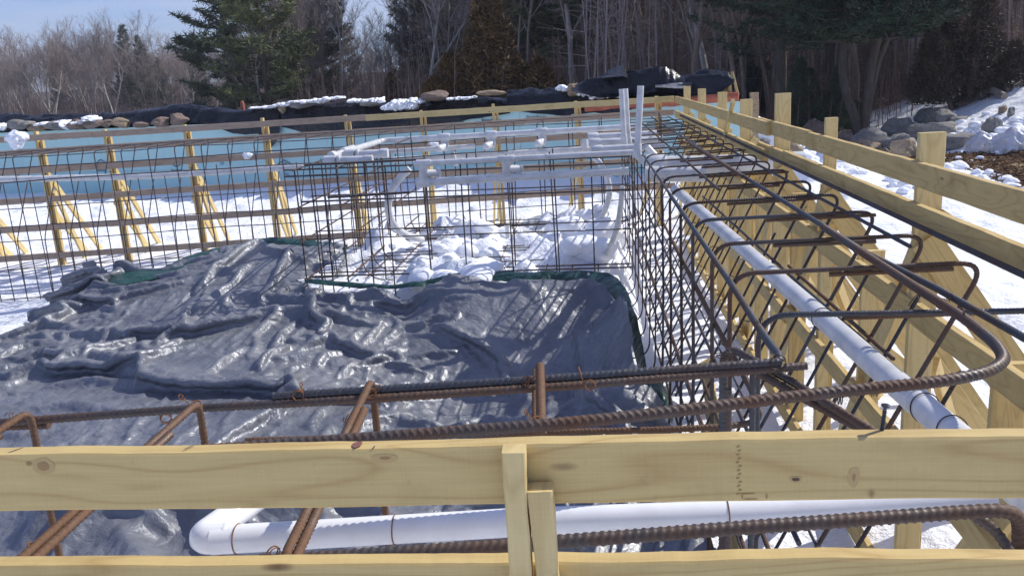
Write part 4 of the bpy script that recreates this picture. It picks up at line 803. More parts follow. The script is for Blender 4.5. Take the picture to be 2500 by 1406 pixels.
# snow on the wall head
def snowstrip(prof, seed, hi=.35, off0=.12, lab=''):
    b = MB(); drape(b, prof, seed=seed, amp=.035, hi=hi, off0=off0, back=.5, n=90, m=20); tag(b.obj('snow', M['snow'], None), lab, 'snow', kind='stuff')
def snowpatch(L, lab, seed, off=-.15):
    b = MB(); r = np.random.RandomState(seed)
    for (px, py, w_, h_) in L:
        P = onwall(px, py, off); s_ = P[1] / FPX
        for q in range(max(1, int(w_ / 11))):
            c = P + wd * ((q + .5) / max(1, int(w_ / 11)) - .5) * w_ * s_ + [0, r.uniform(-.1, .15), r.uniform(-.3, .3) * h_ * s_ * .4]; V = ICO[0]; f = 1 + .4 * fbm(V[:, 0] * 1.4 + c[0] * 5, V[:, 1] * 1.4, V[:, 2] * 1.4, 4, seed + q)
            a_ = r.uniform(.75, 1.35); b.add(c + V * f[:, None] * [9 * s_ * a_, .30, h_ / 2 * s_ * r.uniform(.8, 1.3)], None, ICO[1])
    tag(b.obj('snow', M['snow'], None), lab, 'snow', kind='stuff')
snowpatch([(-2, 309, 34, 16)], 'snow beside the dark block stone', 1); snowpatch([(112, 302, 34, 8), (165, 304, 18, 20), (150, 297, 40, 6), (196, 299, 26, 8)], 'snow between the wall stones at left', 2, -.12); snowpatch([(226, 292, 40, 9), (216, 287, 10, 8)], 'snow lump on the low dark stone', 3)
snowpatch([(640, 263, 70, 5), (690, 256, 50, 8), (735, 249, 60, 8), (780, 246, 44, 9), (815, 240, 50, 7)], 'thin snow over the flat stones at centre left', 4, .1)
snowpatch([(880, 246, 60, 8), (925, 244, 30, 12)], 'snow over the middle flat stone', 5, .1); snowpatch([(950, 262, 40, 16), (985, 255, 60, 17), (1018, 247, 30, 12)], 'melting snow patch at the middle of the wall', 6, -.1); snowpatch([(1128, 240, 72, 6)], 'snow strip under the long slab', 7, .1)
snowpatch([(1382, 216, 34, 12), (1425, 230, 40, 16), (1470, 234, 60, 11), (1505, 234, 30, 9)], 'snow hollow below the tall black heap', 8, .3)
# snow clumps caught on the cages
def clump(px, py, w_, P, lb, sq=1., seed=1):
    b = MB(); V = ICO5[0]; f = 1 + .28 * fbm(V[:, 0] * 1.6, V[:, 1] * 1.6, V[:, 2] * 1.6, 4, seed); f2 = np.where(V[:, 2] < 0, 1 - .25 * np.abs(V[:, 0]) * (V[:, 2] < 0), 1)
    s_ = w_ / 2 * P[1] / FPX; b.add(P + V * (f * f2)[:, None] * [s_, s_ * .8, s_ * sq], None, ICO5[1]); tag(b.obj('snow_clump', M['snow'], None), lb, 'snow clump')
clump(0, 0, 50, aty(40, 343, iy(-7.6), .158) if False else aty(40, 343, 11.2), 'large ball of snow caught on the cage at far left', .92, 3)
clump(0, 0, 26, aty(605, 381, 11.5), 'small lump of snow sitting on the mesh left of the spa pipes', .62, 6)
clump(0, 0, 26, aty(1060, 352, 11.7), 'thin wedge of snow on a rear pipe beside the left nozzle', .35, 12)
# ------------------------------------------------------------------ white pipework
def pth(name, loc, lb, grp='white pipework of the spa'): return thing(name, loc, lb, 'pipe', grp)
def pp(parent, P, r, fil=.06, name='pipe', k=16): return part(name, lambda b: tube(b, fillet(P, fil, 6) if len(P) > 2 else P, r, k), M['pvc'], parent, True)
def coll(parent, c, d, r, L, name='coupling'):
    c = np.asarray(c, float); d = nrm(d); return part(name, lambda b: tube(b, [c - d * L / 2, c - d * (L / 2 - .004), c + d * (L / 2 - .004), c + d * L / 2], [r * .97, r, r, r * .97], 16), M['pvc'], parent, True)
a = pth('pvc_pipe', (.8, 4, 1.6), 'long white pipe running toward the camera inside the right cage')
pp(a, [(.665, 6.5, 1.59), (.745, 4.6, 1.60), (.862, 2.1, 1.595), (.885, 1.66, 1.595)], .036, .05, k=24)
coll(a, (.853, 2.28, 1.597), (-.05, 1, 0), .038, .14)
for y in (3.0, 2.17, 2.02): part('strap', lambda b: ties(b, [], .001) or tube(b, np.array([(.885 - .05 * (y - 1.66) / .5 * .5, y, 1.597)]) + .0385 * np.stack([np.cos(np.linspace(0, 6.28, 30)), np.sin(np.linspace(0, 6.28, 30)) * .25, np.sin(np.linspace(0, 6.28, 30))], 1), .0016, 5, cap=False), M['wire'], a, True)
c = pth('pvc_pipe', (-.2, 1.6, 1.6), 'thick white pipe with an elbow lying right below the near top board')
q = [atz(520, 1318, 1.585), atz(1250, 1275, 1.585), atz(1780, 1256, 1.585), atz(2420, 1218, 1.585)]
pp(c, q, .0300, .02, k=28)
e0 = atz(486, 1316, 1.585)
pp(c, [e0 + [.062, .006, 0], e0 + [.0, .0, 0], e0 + [.024, .075, -.0]], .0325, .05, 'elbow', 28)
pp(c, [e0 + [.021, .06, 0], e0 + [.11, .35, 0]], .030, k=28)
coll(c, e0 + [.06, .005, 0], (1, .07, 0), .0335, .01, 'rim')
for px in (535, 945, 1776):
    P0 = np.array([np.interp(px, [470, 1250, 1780, 2420], [v[i] for v in q]) for i in range(3)]); th_ = np.linspace(0, 12.2, 40)
    part('tie_wire', lambda b: tube(b, P0 + .0312 * np.stack([np.zeros(40) + .006 * np.sin(th_ * .5), np.cos(th_), np.sin(th_)], 1), .0011, 5, cap=False), M['wire_rust'], c, True)
for o_ in c.children:
    if o_.data.materials[0] == M['pvc']: o_.data.materials[0] = M['pvc_lit']  # near pipe takes the whiter colour that stands in for light on it
# spa front manifold
s1 = pth('pvc_pipe', (-.6, 8.6, 1.6), 'two level white pipe manifold with tees across the front of the spa cage')
A0, A1 = aty(1010, 400, 8.62), aty(1545, 372, 8.62); pp(s1, [A0, A1], .027)
B0, B1 = aty(1015, 446, 8.66), aty(1535, 417, 8.66); pp(s1, [B0, B1], .040)
for px in (1035, 1240):
    T0 = A0 + (A1 - A0) * (px - 1010) / 535; T1 = B0 + (B1 - B0) * (px - 1015) / 520
    coll(s1, T0, (1, 0, 0), .038, .15, 'tee'); coll(s1, T1, (1, 0, 0), .052, .14, 'tee'); pp(s1, [T0, T1], .048, name='tee')
    pp(s1, [T0 + [.0, .0, -.1], T0 + [.13, .08, -.11]], .036, name='nozzle'); coll(s1, T0 + [.13, .08, -.11], (1, .6, 0), .046, .025, 'nozzle')
for px in (1131, 1338): coll(s1, A0 + (A1 - A0) * (px - 1010) / 535, (1, 0, 0), .0325, .02); coll(s1, B0 + (B1 - B0) * (px - 1015) / 520, (1, 0, 0), .0415, .02)
s2 = pth('pvc_pipe', (-1, 12.3, 1.6), 'rear white pipe with three ball ended nozzles facing the camera')
C0, C1 = aty(942, 343, 12.1), aty(1560, 309, 12.1); pp(s2, [aty(812, 381, 9.6), aty(925, 346, 12.0), C0, C1], .038, .12)
coll(s2, aty(850, 368, 10.3), aty(925, 346, 12.0) - aty(812, 381, 9.6), .052, .5, 'coupling'); coll(s2, aty(812, 381, 9.6), (-.2, -1, 0), .055, .08, 'cap')
for k, px in enumerate((1088, 1203, 1327)):
    T0 = C0 + (C1 - C0) * (px - 942) / 618.; coll(s2, T0, (1, 0, 0), .055, .15, 'tee'); pp(s2, [T0, T0 - [0, .0, .14]], .055, name='tee')
    part('nozzle', lambda b: tube(b, [T0 + [-.0, -.05, -.13], T0 + [-.02, -.10, -.135], T0 + [-.05, -.22, -.14], T0 + [-.055, -.27, -.14], T0 + [-.056, -.285, -.14]], [.066, .05, .052, .046, .02], 18), M['pvc'], s2, True)
D0, D1 = aty(900, 374, 12.2), aty(1160, 357, 12.2)
s3 = pth('pvc_pipe', (-1, 12.4, 1.3), 'lower rear white pipe passing behind the cage with a tee at its right end')
pp(s3, [aty(955, 391, 12.3), aty(1300, 372, 12.3), aty(1445, 364, 12.3)], .043); pp(s3, [D0, D1], .034); coll(s3, aty(1427, 352, 12.2), (0, .1, 1), .055, .12, 'tee')
pp(s3, [D0 + [1.2, .02, .0], D0 + [1.25, .0, -.25]], .03)
s4 = pth('pvc_pipe', (-2.4, 9.5, 1.5), 'pair of short flanged white pipes at the left corner of the spa')
for (l, r_, yy, rr) in (((874, 377), (938, 374), 9.9, .046), ((828, 391), (900, 389), 9.0, .038)):
    a_, b_ = aty(*l, yy), aty(*r_, yy); pp(s4, [a_, b_], rr); coll(s4, a_, (1, 0, 0), rr * 1.45, .03, 'flange'); coll(s4, b_, (1, 0, 0), rr * 1.2, .09, 'coupling'); pp(s4, [a_ - [.03, 0, 0], a_ - [.16, -.02, .0]], rr * 1.3, name='cap')
s5 = pth('pvc_pipe', (.2, 10, 1.5), 'three stacked capped white pipes poking into the spa from the right cage')
for (l, r_, yy, rr) in (((1437, 337), (1520, 333), 10.4, .050), ((1441, 350), (1525, 347), 9.9, .046), ((1445, 366), (1530, 362), 9.3, .040)):
    a_, b_ = aty(*l, yy), aty(*r_, yy); pp(s5, [a_, b_ + [.4, 0, 0]], rr); coll(s5, a_ + [.05, 0, 0], (1, 0, 0), rr * 1.2, .12, 'cap')
s6 = [('left curved white pipe sweeping down to the snow in the spa', [(1000, 412, 9.6), (972, 438, 9.6), (952, 470, 9.6), (946, 508, 9.65), (956, 545, 9.8), (985, 572, 10.1), (1030, 585, 10.5)], .043),
      ('right curved white pipe bending down behind the front manifold', [(1446, 378, 10.4), (1468, 402, 10.3), (1486, 440, 10.2), (1489, 480, 10.2), (1474, 520, 10.2), (1445, 560, 10.3)], .034),
      ('thin upright white pipe curving out at the foot of the right cage', [(1520, 455, 8.9), (1514, 520, 8.9), (1500, 580, 9.0), (1480, 620, 9.2)], .028)]
for lb, L, rr in s6:
    b = MB(); tube(b, resample(fillet([aty(*p) for p in L], .3, 8), .03), rr, 16); o = b.obj('curved_pipe', M['pvc'], None); tag(o, lb, 'pipe', 'curved pipes of the spa')
for k, (tp, bt, yy, lb) in enumerate((((1517, 218), (1524, 345), 9.5, 'left one of two slim white standpipes side by side'), ((1527, 217), (1535, 350), 9.7, 'right one of two slim white standpipes side by side'), ((1564, 210), (1556, 372), 8.2, 'tallest white standpipe, standing alone to the right of the pair'))):
    v_ = pth('standpipe', aty(*bt, yy), lb, 'white standpipes'); rr = .028 if k < 2 else .031; a_ = aty(*tp, yy); b_ = aty(*bt, yy); b_[0] = a_[0] + .0 + (b_[0] - a_[0])
    pp(v_, [a_, b_], rr, k=20); coll(v_, b_ + (a_ - b_) * .02, a_ - b_, rr * 1.25, .12)
    if k == 2: pp(v_, [b_, b_ + [.02, .0, -.05], b_ + [.22, -.1, -.22]], rr * 1.15, .06, 'elbow'); pp(v_, [b_ + [.10, .1, .03], b_ + [.30, -.02, -.2]], rr * 1.1, .05, 'elbow')
s7 = pth('pvc_pipe', (1, 8, 1.3), 'fat white drain pipe crossing the right cage under the hoops')
pp(s7, [aty(1585, 404, 8.0), aty(1720, 403, 8.0), aty(1960, 392, 8.1)], .085, k=24); coll(s7, aty(1600, 404, 8.0), (1, 0, 0), .105, .18); pp(s7, [aty(1720, 425, 7.7), aty(1575, 425, 7.7)], .07, k=20)
s8 = pth('pvc_pipe', (-5, 12, 1.4), 'long level white pipe through the fine mesh at left')
pp(s8, [aty(-120, 441, iy(-8) + .12 - .0), aty(350, 431, 11.75), aty(740, 407, 12.15)], .044)
for px in (150, 345, 560): P0 = aty(px, 437 if px < 200 else 431 if px < 400 else 419, 11.5 + px * .0009); 
# plumbing fittings standing in the spa snow
fit = thing('pipe_fittings', hit(1230, 600), 'cluster of white pipe stubs and drain sump standing in the spa snow', 'pipe fittings')
for (px, py, w_, h_) in ((1075, 592, 14, 22), (1088, 580, 12, 16), (1166, 560, 13, 18), (1238, 556, 12, 16), (1300, 585, 16, 26), (1212, 605, 10, 18), (1135, 612, 14, 12)):
    P0 = aty(px, py, 10.6); s_ = P0[1] / FPX; pp(fit, [P0 + [0, 0, h_ / 2 * s_], P0 - [0, 0, .3]], w_ / 2 * s_, name='stub'); coll(fit, P0 + [0, 0, h_ * .3 * s_], (0, 0, 1), w_ / 2 * s_ * 1.25, .03)
P0 = aty(1175, 598, 10.7); part('sump', lambda b: tube(b, [P0 - [0, 0, .3], P0 + [0, 0, .03], P0 + [0, 0, .06], P0 + [0, 0, .10]], [.20, .20, .22, .21], 28), M['pvc'], fit, True)
pp(fit, [aty(1060, 612, 10.3), aty(1100, 596, 10.6), aty(1160, 596, 10.6)], .04, .08)
pp(fit, [aty(1120, 578, 11.6), aty(1500, 560, 11.9)], .05)
# ------------------------------------------------------------------ boulders, mulch, berm details
BO = [(1993, 330, 50, 40, 'stone', 'pointed brown boulder with a snow streak behind the right form'), (2067, 348, 44, 32, 'stone', 'reddish low boulder at the foot of the forked pine'), (2127, 357, 76, 38, 'stone_grey', 'wide dark mossy boulder just right of the forked pine trunk'),
  (2112, 372, 64, 28, 'stone_tan', 'flat pinkish boulder in front of the mossy one'), (2194, 366, 64, 40, 'stone_grey', 'broad grey brown boulder behind the pointed tan rock'), (2216, 388, 52, 46, 'stone_tan', 'sharp peaked tan rock, nearest to the tall stake'), (2211, 327, 68, 36, 'stone_grey', 'long rounded dark boulder lying on the snow slope'),
  (2285, 330, 92, 32, 'stone_grey', 'widest low boulder in the middle of the rock pile'), (2305, 306, 64, 42, 'stone_grey', 'big round grey brown boulder at the top of the pile'), (2261, 300, 44, 30, 'stone_grey', 'grey boulder with snow in its cracks left of the big round one'), (2342, 357, 78, 34, 'stone_grey', 'grey boulder beside the crumpled clear plastic'),
  (2426, 324, 32, 36, 'stone_grey', 'upright narrow grey rock in the loose snow'), (2359, 257, 36, 14, 'stone', 'flat dark rock near the crest of the snow bank'), (2450, 275, 19, 18, 'stone_tan', 'left pinkish rock of the little pair on the bank'), (2470, 282, 17, 18, 'stone_grey', 'right grey rock of the little pair on the bank'),
  (1937, 384, 42, 34, 'stone_tan', 'grey tan boulder between two right hand stakes'), (1858, 358, 52, 26, 'stone_grey', 'dark boulder behind the block at the fifth stake'), (2162, 378, 24, 16, 'stone', 'small brown rock squeezed in front of the mossy boulder'), (2345, 300, 44, 14, 'stone_grey', 'low grey slab right of the big round boulder'), (2030, 358, 30, 18, 'stone', 'small dark rock left of the second tall stake')]
for k, (px, py, w_, h_, mt, lb) in enumerate(BO):
    P = hit(px, py + h_ * .1); s_ = np.linalg.norm(P[:2]) / FPX; b = MB(); rock(b, P + [0, w_ * s_ * .25, h_ * s_ * .36], w_ / 2 * s_ * 1.1, w_ / 2 * s_ * .9, h_ / 2 * s_ * 1.35, k + 61, rot=rnd.uniform(-.5, .5), ang=.6)
    tag(b.obj('boulder', M[mt], None), lb, 'boulder', 'boulders piled at the right')
lg = [hit(2395, 243) + [0, 0, .12], hit(2420, 236) + [0, 0, .2], hit(2452, 246) + [0, 0, .12]]
tag(part('log', lambda b: tube(b, fillet(lg, .5, 8), [.10] * len(fillet(lg, .5, 8)), 10), M['bark_grey'], None, True), 'curved grey log lying on the crest of the snow bank', 'log')
for k, (px, py, w_, h_, lb) in enumerate(((2394, 352, 60, 40, 'smaller peak of crumpled clear plastic on the snow'), (2470, 352, 100, 52, 'larger crumpled clear plastic sheet at the right edge'))):
    P = hit(px, py + h_ * .3); s_ = np.linalg.norm(P[:2]) / FPX; V = ICO5[0].copy(); f = 1 + .35 * rid(vn(V[:, 0] * 3, V[:, 1] * 3, V[:, 2] * 1.5, 70 + k)) ** 2 - .2; V = V * f[:, None]; V[:, 2] = np.maximum(V[:, 2], -.3)
    pk = np.exp(-(V[:, 0]**2 + V[:, 1]**2) * 3) * .45; V[:, 2] += pk; b = MB(); b.add(P + V * [w_ / 2 * s_, w_ / 2.4 * s_, h_ * .62 * s_], None, ICO5[1]); tag(b.obj('plastic_sheet', M['plastic_clear'], None), lb, 'plastic sheet')
# mulch strip
mp_ = [hit(*p)[:2] for p in [(2285, 378), (2340, 372), (2420, 371), (2640, 372), (2700, 520), (2560, 480), (2480, 452), (2400, 425), (2330, 404), (2288, 396)]]
mp2 = [hit(*p)[:2] for p in [(1985, 345), (2050, 372), (2150, 392), (2290, 396), (2285, 378), (2150, 370)]]
m, t, b_ = mat('bark_mulch', (.1, .06, .04), .9, 0, .2); v = coords(t, 'Object'); n1 = noise(t, v, 26, 5, .7); n2 = noise(t, v, 2.2, 5, .6)
t.links.new(mix(t, ramp(t, n2, [(.55, (0, 0, 0)), (.7, (.8,) * 3)]), ramp(t, n1, [(.3, (.04, .022, .014)), (.55, (.14, .075, .04)), (.75, (.36, .24, .12))]), (.42, .32, .17)), b_.inputs['Base Color']); bump(t, b_, n1, .9, .03); M['mulch'] = m
mx = np.arange(3.0, 14, .09); my = np.arange(9, 24, .09); GX, GY = np.meshgrid(mx, my); jj = GX + .35 * fbm(GX, GY, 0, 4, 81), GY + .5 * fbm(GX + 4, GY, 0, 4, 82)
ins = inpoly(*jj, np.array(mp_)) | inpoly(*jj, np.array(mp2)); GZ = terrain(GX, GY) + .025 + .03 * fbm(GX * 3, GY * 3, 0, 3, 83)
idx = np.full(GX.shape, -1); idx[ins] = np.arange(ins.sum()); a0, a1, a2, a3 = idx[:-1, :-1], idx[:-1, 1:], idx[1:, 1:], idx[1:, :-1]; ok = (a0 >= 0) & (a1 >= 0) & (a2 >= 0) & (a3 >= 0)
mb = MB(); mb.add(np.stack([GX[ins], GY[ins], GZ[ins]], 1), np.stack([a0[ok], a1[ok], a2[ok], a3[ok]], 1)); tag(mb.obj('mulch_ground', M['mulch'], None), 'strip of brown bark mulch between the snow and the boulders', kind='structure')
sel = rs.choice(ins.sum(), 2600); C = np.stack([GX[ins], GY[ins], GZ[ins]], 1)[sel] + rs.uniform(-.05, .05, (2600, 3)) * [1, 1, .3] + [0, 0, .02]; D = rs.normal(size=(2600, 3)) * [1, 1, .35]; D /= np.linalg.norm(D, axis=1)[:, None]
mb = MB(); seg_mesh(mb, C - D * .045, C + D * .045, np.full(2600, .011), np.full(2600, .006), 3); tag(mb.obj('wood_chips', M['mulch'], None), 'loose bark chips scattered on the mulch strip', 'wood chips', kind='stuff')
# loose snow lumps by the rocks
b = MB(); r = np.random.RandomState(5)
SMALL = ico(3)
for (px, py, n, sp_, sz) in ((1975, 392, 26, 34, .16), (1960, 372, 10, 26, .12), (2342, 408, 8, 16, .14), (2430, 440, 14, 44, .12), (2200, 452, 9, 26, .2), (2060, 420, 10, 26, .12), (2400, 325, 30, 60, .16), (2460, 300, 24, 44, .16), (2330, 376, 16, 60, .1), (1430, 600, 9, 60, .24), (1180, 640, 14, 130, .2), (1350, 560, 9, 90, .22), (1000, 620, 10, 90, .10)):
    for _ in range(n):
        P = hit(px + r.normal() * sp_, py + r.normal() * sp_ * .28); s_ = sz * r.uniform(.35, 1.1); V = SMALL[0]; f = 1 + .3 * fbm(V[:, 0] * 1.0 + _ * 3.3, V[:, 1] * 1.0, V[:, 2] * 1.0, 3, n, .42)
        b.add(P + [0, 0, s_ * .25] + V * f[:, None] * [s_, s_, s_ * .6], None, SMALL[1])
tag(b.obj('snow_lumps', M['snow_soft'], None), 'loose broken lumps of snow among the boulders and in the spa', 'snow', kind='stuff')
# stamp on a stake of the right form, upside down as in the photo
cu = bpy.data.curves.new('stamp', 'FONT'); cu.body = 'NLMA\nHT'; cu.align_x = 'CENTER'; cu.align_y = 'CENTER'; cu.size = .04; cu.extrude = .0003
tmp = bpy.data.objects.new('tmp', cu); SC.collection.objects.link(tmp); me = bpy.data.meshes.new_from_object(tmp.evaluated_get(bpy.context.evaluated_depsgraph_get())); bpy.data.objects.remove(tmp)
co = np.zeros(len(me.vertices) * 3); me.vertices.foreach_get('co', co); co = co.reshape(-1, 3); my_ = SY[1] + .76
me.vertices.foreach_set('co', np.stack([RX + .1 - co[:, 0], my_ - .0195 + co[:, 2], .62 - co[:, 1]], 1).ravel()); me.materials.append(M['ink_black']); link(bpy.data.objects.new('stamp', me), rf)
# ------------------------------------------------------------------ trees
M['shrub_brown'] = leafm('brown_evergreen', (.045, .035, .022), (.10, .07, .045), 1.6)
def bare_tree(seed, H=11., r0=.14, fork=1, spread=.5, lean=0., twigs=1., low=.3):
    r = random.Random(seed); segs = []; 
    def go(p, d, L, rad, lvl):
        n = 4 if lvl < 2 else 3 if lvl < 4 else 2; q = np.array(p, float); d = nrm(d); sl_ = L / n; R_ = rad
        for k in range(n):
            d = nrm(d + np.array([r.gauss(0, .09), r.gauss(0, .09), r.gauss(0, .05) + (.05 if lvl else 0)]) * (1 + .35 * lvl)); e = q + d * sl_; r1 = R_ * (.88 if lvl < 3 else .75)
            segs.append((q, e, R_, r1, lvl)); q = e; R_ = r1
            if lvl < 5 and (k > 0 or lvl > 0) and (lvl > 0 or (k + 1) / n > low):
                for _ in range(r.choice((1, 1, 2)) if lvl < 4 else 2):
                    az = r.uniform(0, 6.28); side = nrm(np.cross(d, [math.cos(az), math.sin(az), .1])); ang = r.uniform(.45, .95) * (spread + .5)
                    if R_ > .006: go(q, nrm(d * math.cos(ang) + side * math.sin(ang) + np.array([0, 0, .18])), L * r.uniform(.42, .62), R_ * r.uniform(.42, .6), lvl + 1)
        if lvl < 5 and R_ > .006:
            for _ in range(2): 
                az = r.uniform(0, 6.28); side = np.array([math.cos(az), math.sin(az), .2]); go(q, nrm(d + side * r.uniform(.25, .6)), L * r.uniform(.5, .7), R_ * .72, lvl + 1)
    for f in range(fork):
        a_ = f * 2.4 + r.random(); go((0, 0, -.3), (lean + (fork > 1) * .28 * math.cos(a_), (fork > 1) * .28 * math.sin(a_), 1), H * .5, r0 * (1 if fork == 1 else .75), 0)
    return segs
def make_bare(name, seed, barkm, twigm, lbl, cat='tree', grp=None, **kw):
    S = bare_tree(seed, **kw); root = thing(name, (0, 0, 0), lbl, cat, grp)
    A = [s for s in S if s[3] > .013]; B = [s for s in S if s[3] <= .013]
    rr = random.Random(seed); 
    mb = MB(); seg_mesh(mb, [s[0] for s in A], [s[1] for s in A], [s[2] * 1.02 for s in A], [s[3] for s in A], 5); mb.obj('trunk', M[barkm], root)
    P0 = []; P1 = []; R0 = []; R1 = []
    for s in B:
        P0.append(s[0]); P1.append(s[1]); R0.append(max(s[2], .008)); R1.append(max(s[3], .006))
        if s[4] >= 3:
            for _ in range(2):
                d = nrm(nrm(s[1] - s[0]) + np.array([rr.gauss(0, .5), rr.gauss(0, .5), rr.gauss(.15, .3)])); q = s[0] + (s[1] - s[0]) * rr.random(); P0.append(q); P1.append(q + d * rr.uniform(.25, .6)); R0.append(.007); R1.append(.004)
    mb = MB(); seg_mesh(mb, P0, P1, R0, R1, 3); mb.obj('crown', M[twigm], root); return root
def blades(mb, C, L, Wd, r, up=.2, n=1):
    C = np.repeat(C, n, 0); k = len(C); d = r.normal(size=(k, 3)) * [1, 1, .55] + [0, 0, up]; d /= np.linalg.norm(d, axis=1)[:, None]; s_ = np.cross(d, r.normal(size=(k, 3))); s_ /= np.linalg.norm(s_, axis=1)[:, None]
    ll = L * r.uniform(.6, 1.3, (k, 1)); ww = Wd * r.uniform(.6, 1.3, (k, 1)); V = np.stack([C - s_ * ww * .5, C + s_ * ww * .5, C + d * ll + s_ * ww * .25, C + d * ll - s_ * ww * .25], 1); mb.add(V.reshape(-1, 3), np.arange(k * 4).reshape(-1, 4))
def make_pine(name, seed, H, z0, Rm, nm, lbl, grp=None, dens=1., blade=(.34, .055), r0=.2, trunks=None, bk='bark_pine'):
    r = np.random.RandomState(seed); root = thing(name, (0, 0, 0), lbl, 'tree', grp); P0 = []; P1 = []; R0 = []; R1 = []; C = []
    tr = trunks or [[(0, 0, -.4), (r.normal() * .1, r.normal() * .1, H * .5), (r.normal() * .2, r.normal() * .2, H)]]
    for T_ in tr:
        T_ = resample(fillet([np.array(p, float) for p in T_], 1.5, 5), H / 22); n = len(T_); ra = r0 * np.clip(1 - .88 * np.arange(n) / n, .05, 1)
        for k in range(n - 1): P0.append(T_[k]); P1.append(T_[k + 1]); R0.append(ra[k]); R1.append(ra[k + 1])
        z = z0
        while z < H - .2:
            f = (z - z0) / (H - z0); Lb = Rm * (1 - f)**.75 * (.55 + .45 * min(1, f * 5 + .3)); base = np.array([np.interp(z, T_[:, 2], T_[:, i]) for i in range(3)]); nb = r.randint(4, 7)
            for _ in range(nb):
                az = r.uniform(0, 6.283); L_ = Lb * r.uniform(.55, 1.12) + .15; el = r.uniform(-.05, .28) + .5 * f; d = np.array([math.cos(az) * math.cos(el), math.sin(az) * math.cos(el), math.sin(el)]); e = base + d * L_ + [0, 0, L_ * .08]; mid = base + d * L_ * .5 - [0, 0, L_ * .03]
                P0 += [base, mid]; P1 += [mid, e]; R0 += [.035 * (1.2 - f), .02]; R1 += [.02, .008]
                nt_ = int(L_ * 6.5 * dens) + 2; tt = r.uniform(.3, 1.02, nt_)**.8; pc = np.where(tt[:, None] < .5, base + (mid - base) * (tt * 2)[:, None], mid + (e - mid) * ((tt - .5) * 2)[:, None]); lat = np.cross(d, [0, 0, 1]); pc = pc + lat * (r.uniform(-1, 1, nt_) * L_ * .28 * (1.1 - tt * .6))[:, None] + r.normal(size=(nt_, 3)) * [.06, .06, .05]
                C.append(pc)
            z += H * .028 * r.uniform(.8, 1.5)
    mb = MB(); seg_mesh(mb, P0, P1, R0, R1, 6); mb.obj('trunk', M[bk], root)
    C = np.concatenate(C); mb = MB(); blades(mb, C, blade[0], blade[1], r, .25, 9); mb.obj('crown', M[nm], root); return root
def make_cedar(name, seed, H, Wd, mt, lbl, grp=None, lobes=6, n=9000, blade=(.26, .06)):
    r = np.random.RandomState(seed); root = thing(name, (0, 0, 0), lbl, 'tree', grp); C = []; P0 = []; P1 = []; R0 = []; R1 = []
    for k in range(lobes):
        ox = (r.uniform(-1, 1) * Wd * .36) if k else 0; oyy = r.uniform(-.6, .6) * Wd * .3 if k else 0; h = H * (1 if k == 0 else r.uniform(.45, .9) * (1 - .45 * abs(ox) / (Wd * .4))); w_ = Wd * (.34 if k == 0 else r.uniform(.2, .3)); m_ = n // lobes
        u = r.uniform(0, 1, m_)**.8; th = r.uniform(0, 6.283, m_); rad = w_ * (1 - u)**.7 * (.65 + .35 * np.minimum(1, u * 6)) * np.sqrt(r.uniform(.25, 1, m_)); lump = 1 + .3 * vn(np.cos(th) * 2 + k * 7, np.sin(th) * 2, u * 6, seed)
        C.append(np.stack([ox + rad * lump * np.cos(th), oyy + rad * lump * np.sin(th), u * h + .1], 1)); P0.append([ox * .2, oyy * .2, -.3]); P1.append([ox, oyy, h * .85]); R0.append(.09); R1.append(.02)
    mb = MB(); seg_mesh(mb, P0, P1, R0, R1, 6); mb.obj('trunk', M['bark_dark'], root)
    mb = MB(); blades(mb, np.concatenate(C), blade[0], blade[1], r, .55, 3); mb.obj('crown', M[mt], root); return root
def put(root, px, d, H=1., rot=0., copy=True, lbl=None, grp=None, base=None):
    o = root
    if copy:
        o = root.copy(); SC.collection.objects.link(o)
        for ch in list(root.children): c_ = ch.copy(); SC.collection.objects.link(c_); c_.parent = o
    x, y = (px - 1420) / 2100 * d, d
    if base is not None: x, y = base[0], base[1]
    o.location = (x, y, gz(x, y) - .05); o.scale = (H,) * 3 if np.ndim(H) == 0 else H; o.rotation_euler = (0, 0, rot)
    if lbl: o['label'] = lbl
    if grp: o['group'] = grp
    elif 'group' in o and lbl: del o['group']
    return o
GB = 'bare trees making up the wood'; LB = {'g': 'leafless greyish brown tree in the wood behind the site', 'p': 'leafless pale barked tree at the edge of the far left wood', 'd': 'dark slender leafless tree in the right hand wood'}
protoG = [make_bare('bare_tree', 100 + k, 'bark_grey', 'twig_red' if k % 2 else 'twig_grey', LB['g'], H=12 + k, r0=.13, fork=1 + (k == 2), low=.35) for k in range(4)]
protoP = [make_bare('bare_tree', 200 + k, 'bark_pale', 'twig_red' if k else 'twig_grey', LB['p'], H=12, r0=.16, fork=1 + k % 3, low=.25, spread=.6) for k in range(3)]
protoD = [make_bare('bare_tree', 300 + k, 'bark_dark', 'twig_red', LB['d'], H=13, r0=.12, fork=1, low=.5, spread=.35) for k in range(3)]
used = set()
def auto(protos, px, d, H, lbl, grp):
    p = rnd.choice(protos); c_ = p.name in used; used.add(p.name)
    put(p, px, d, H, rnd.uniform(0, 6.28), c_, lbl, grp)
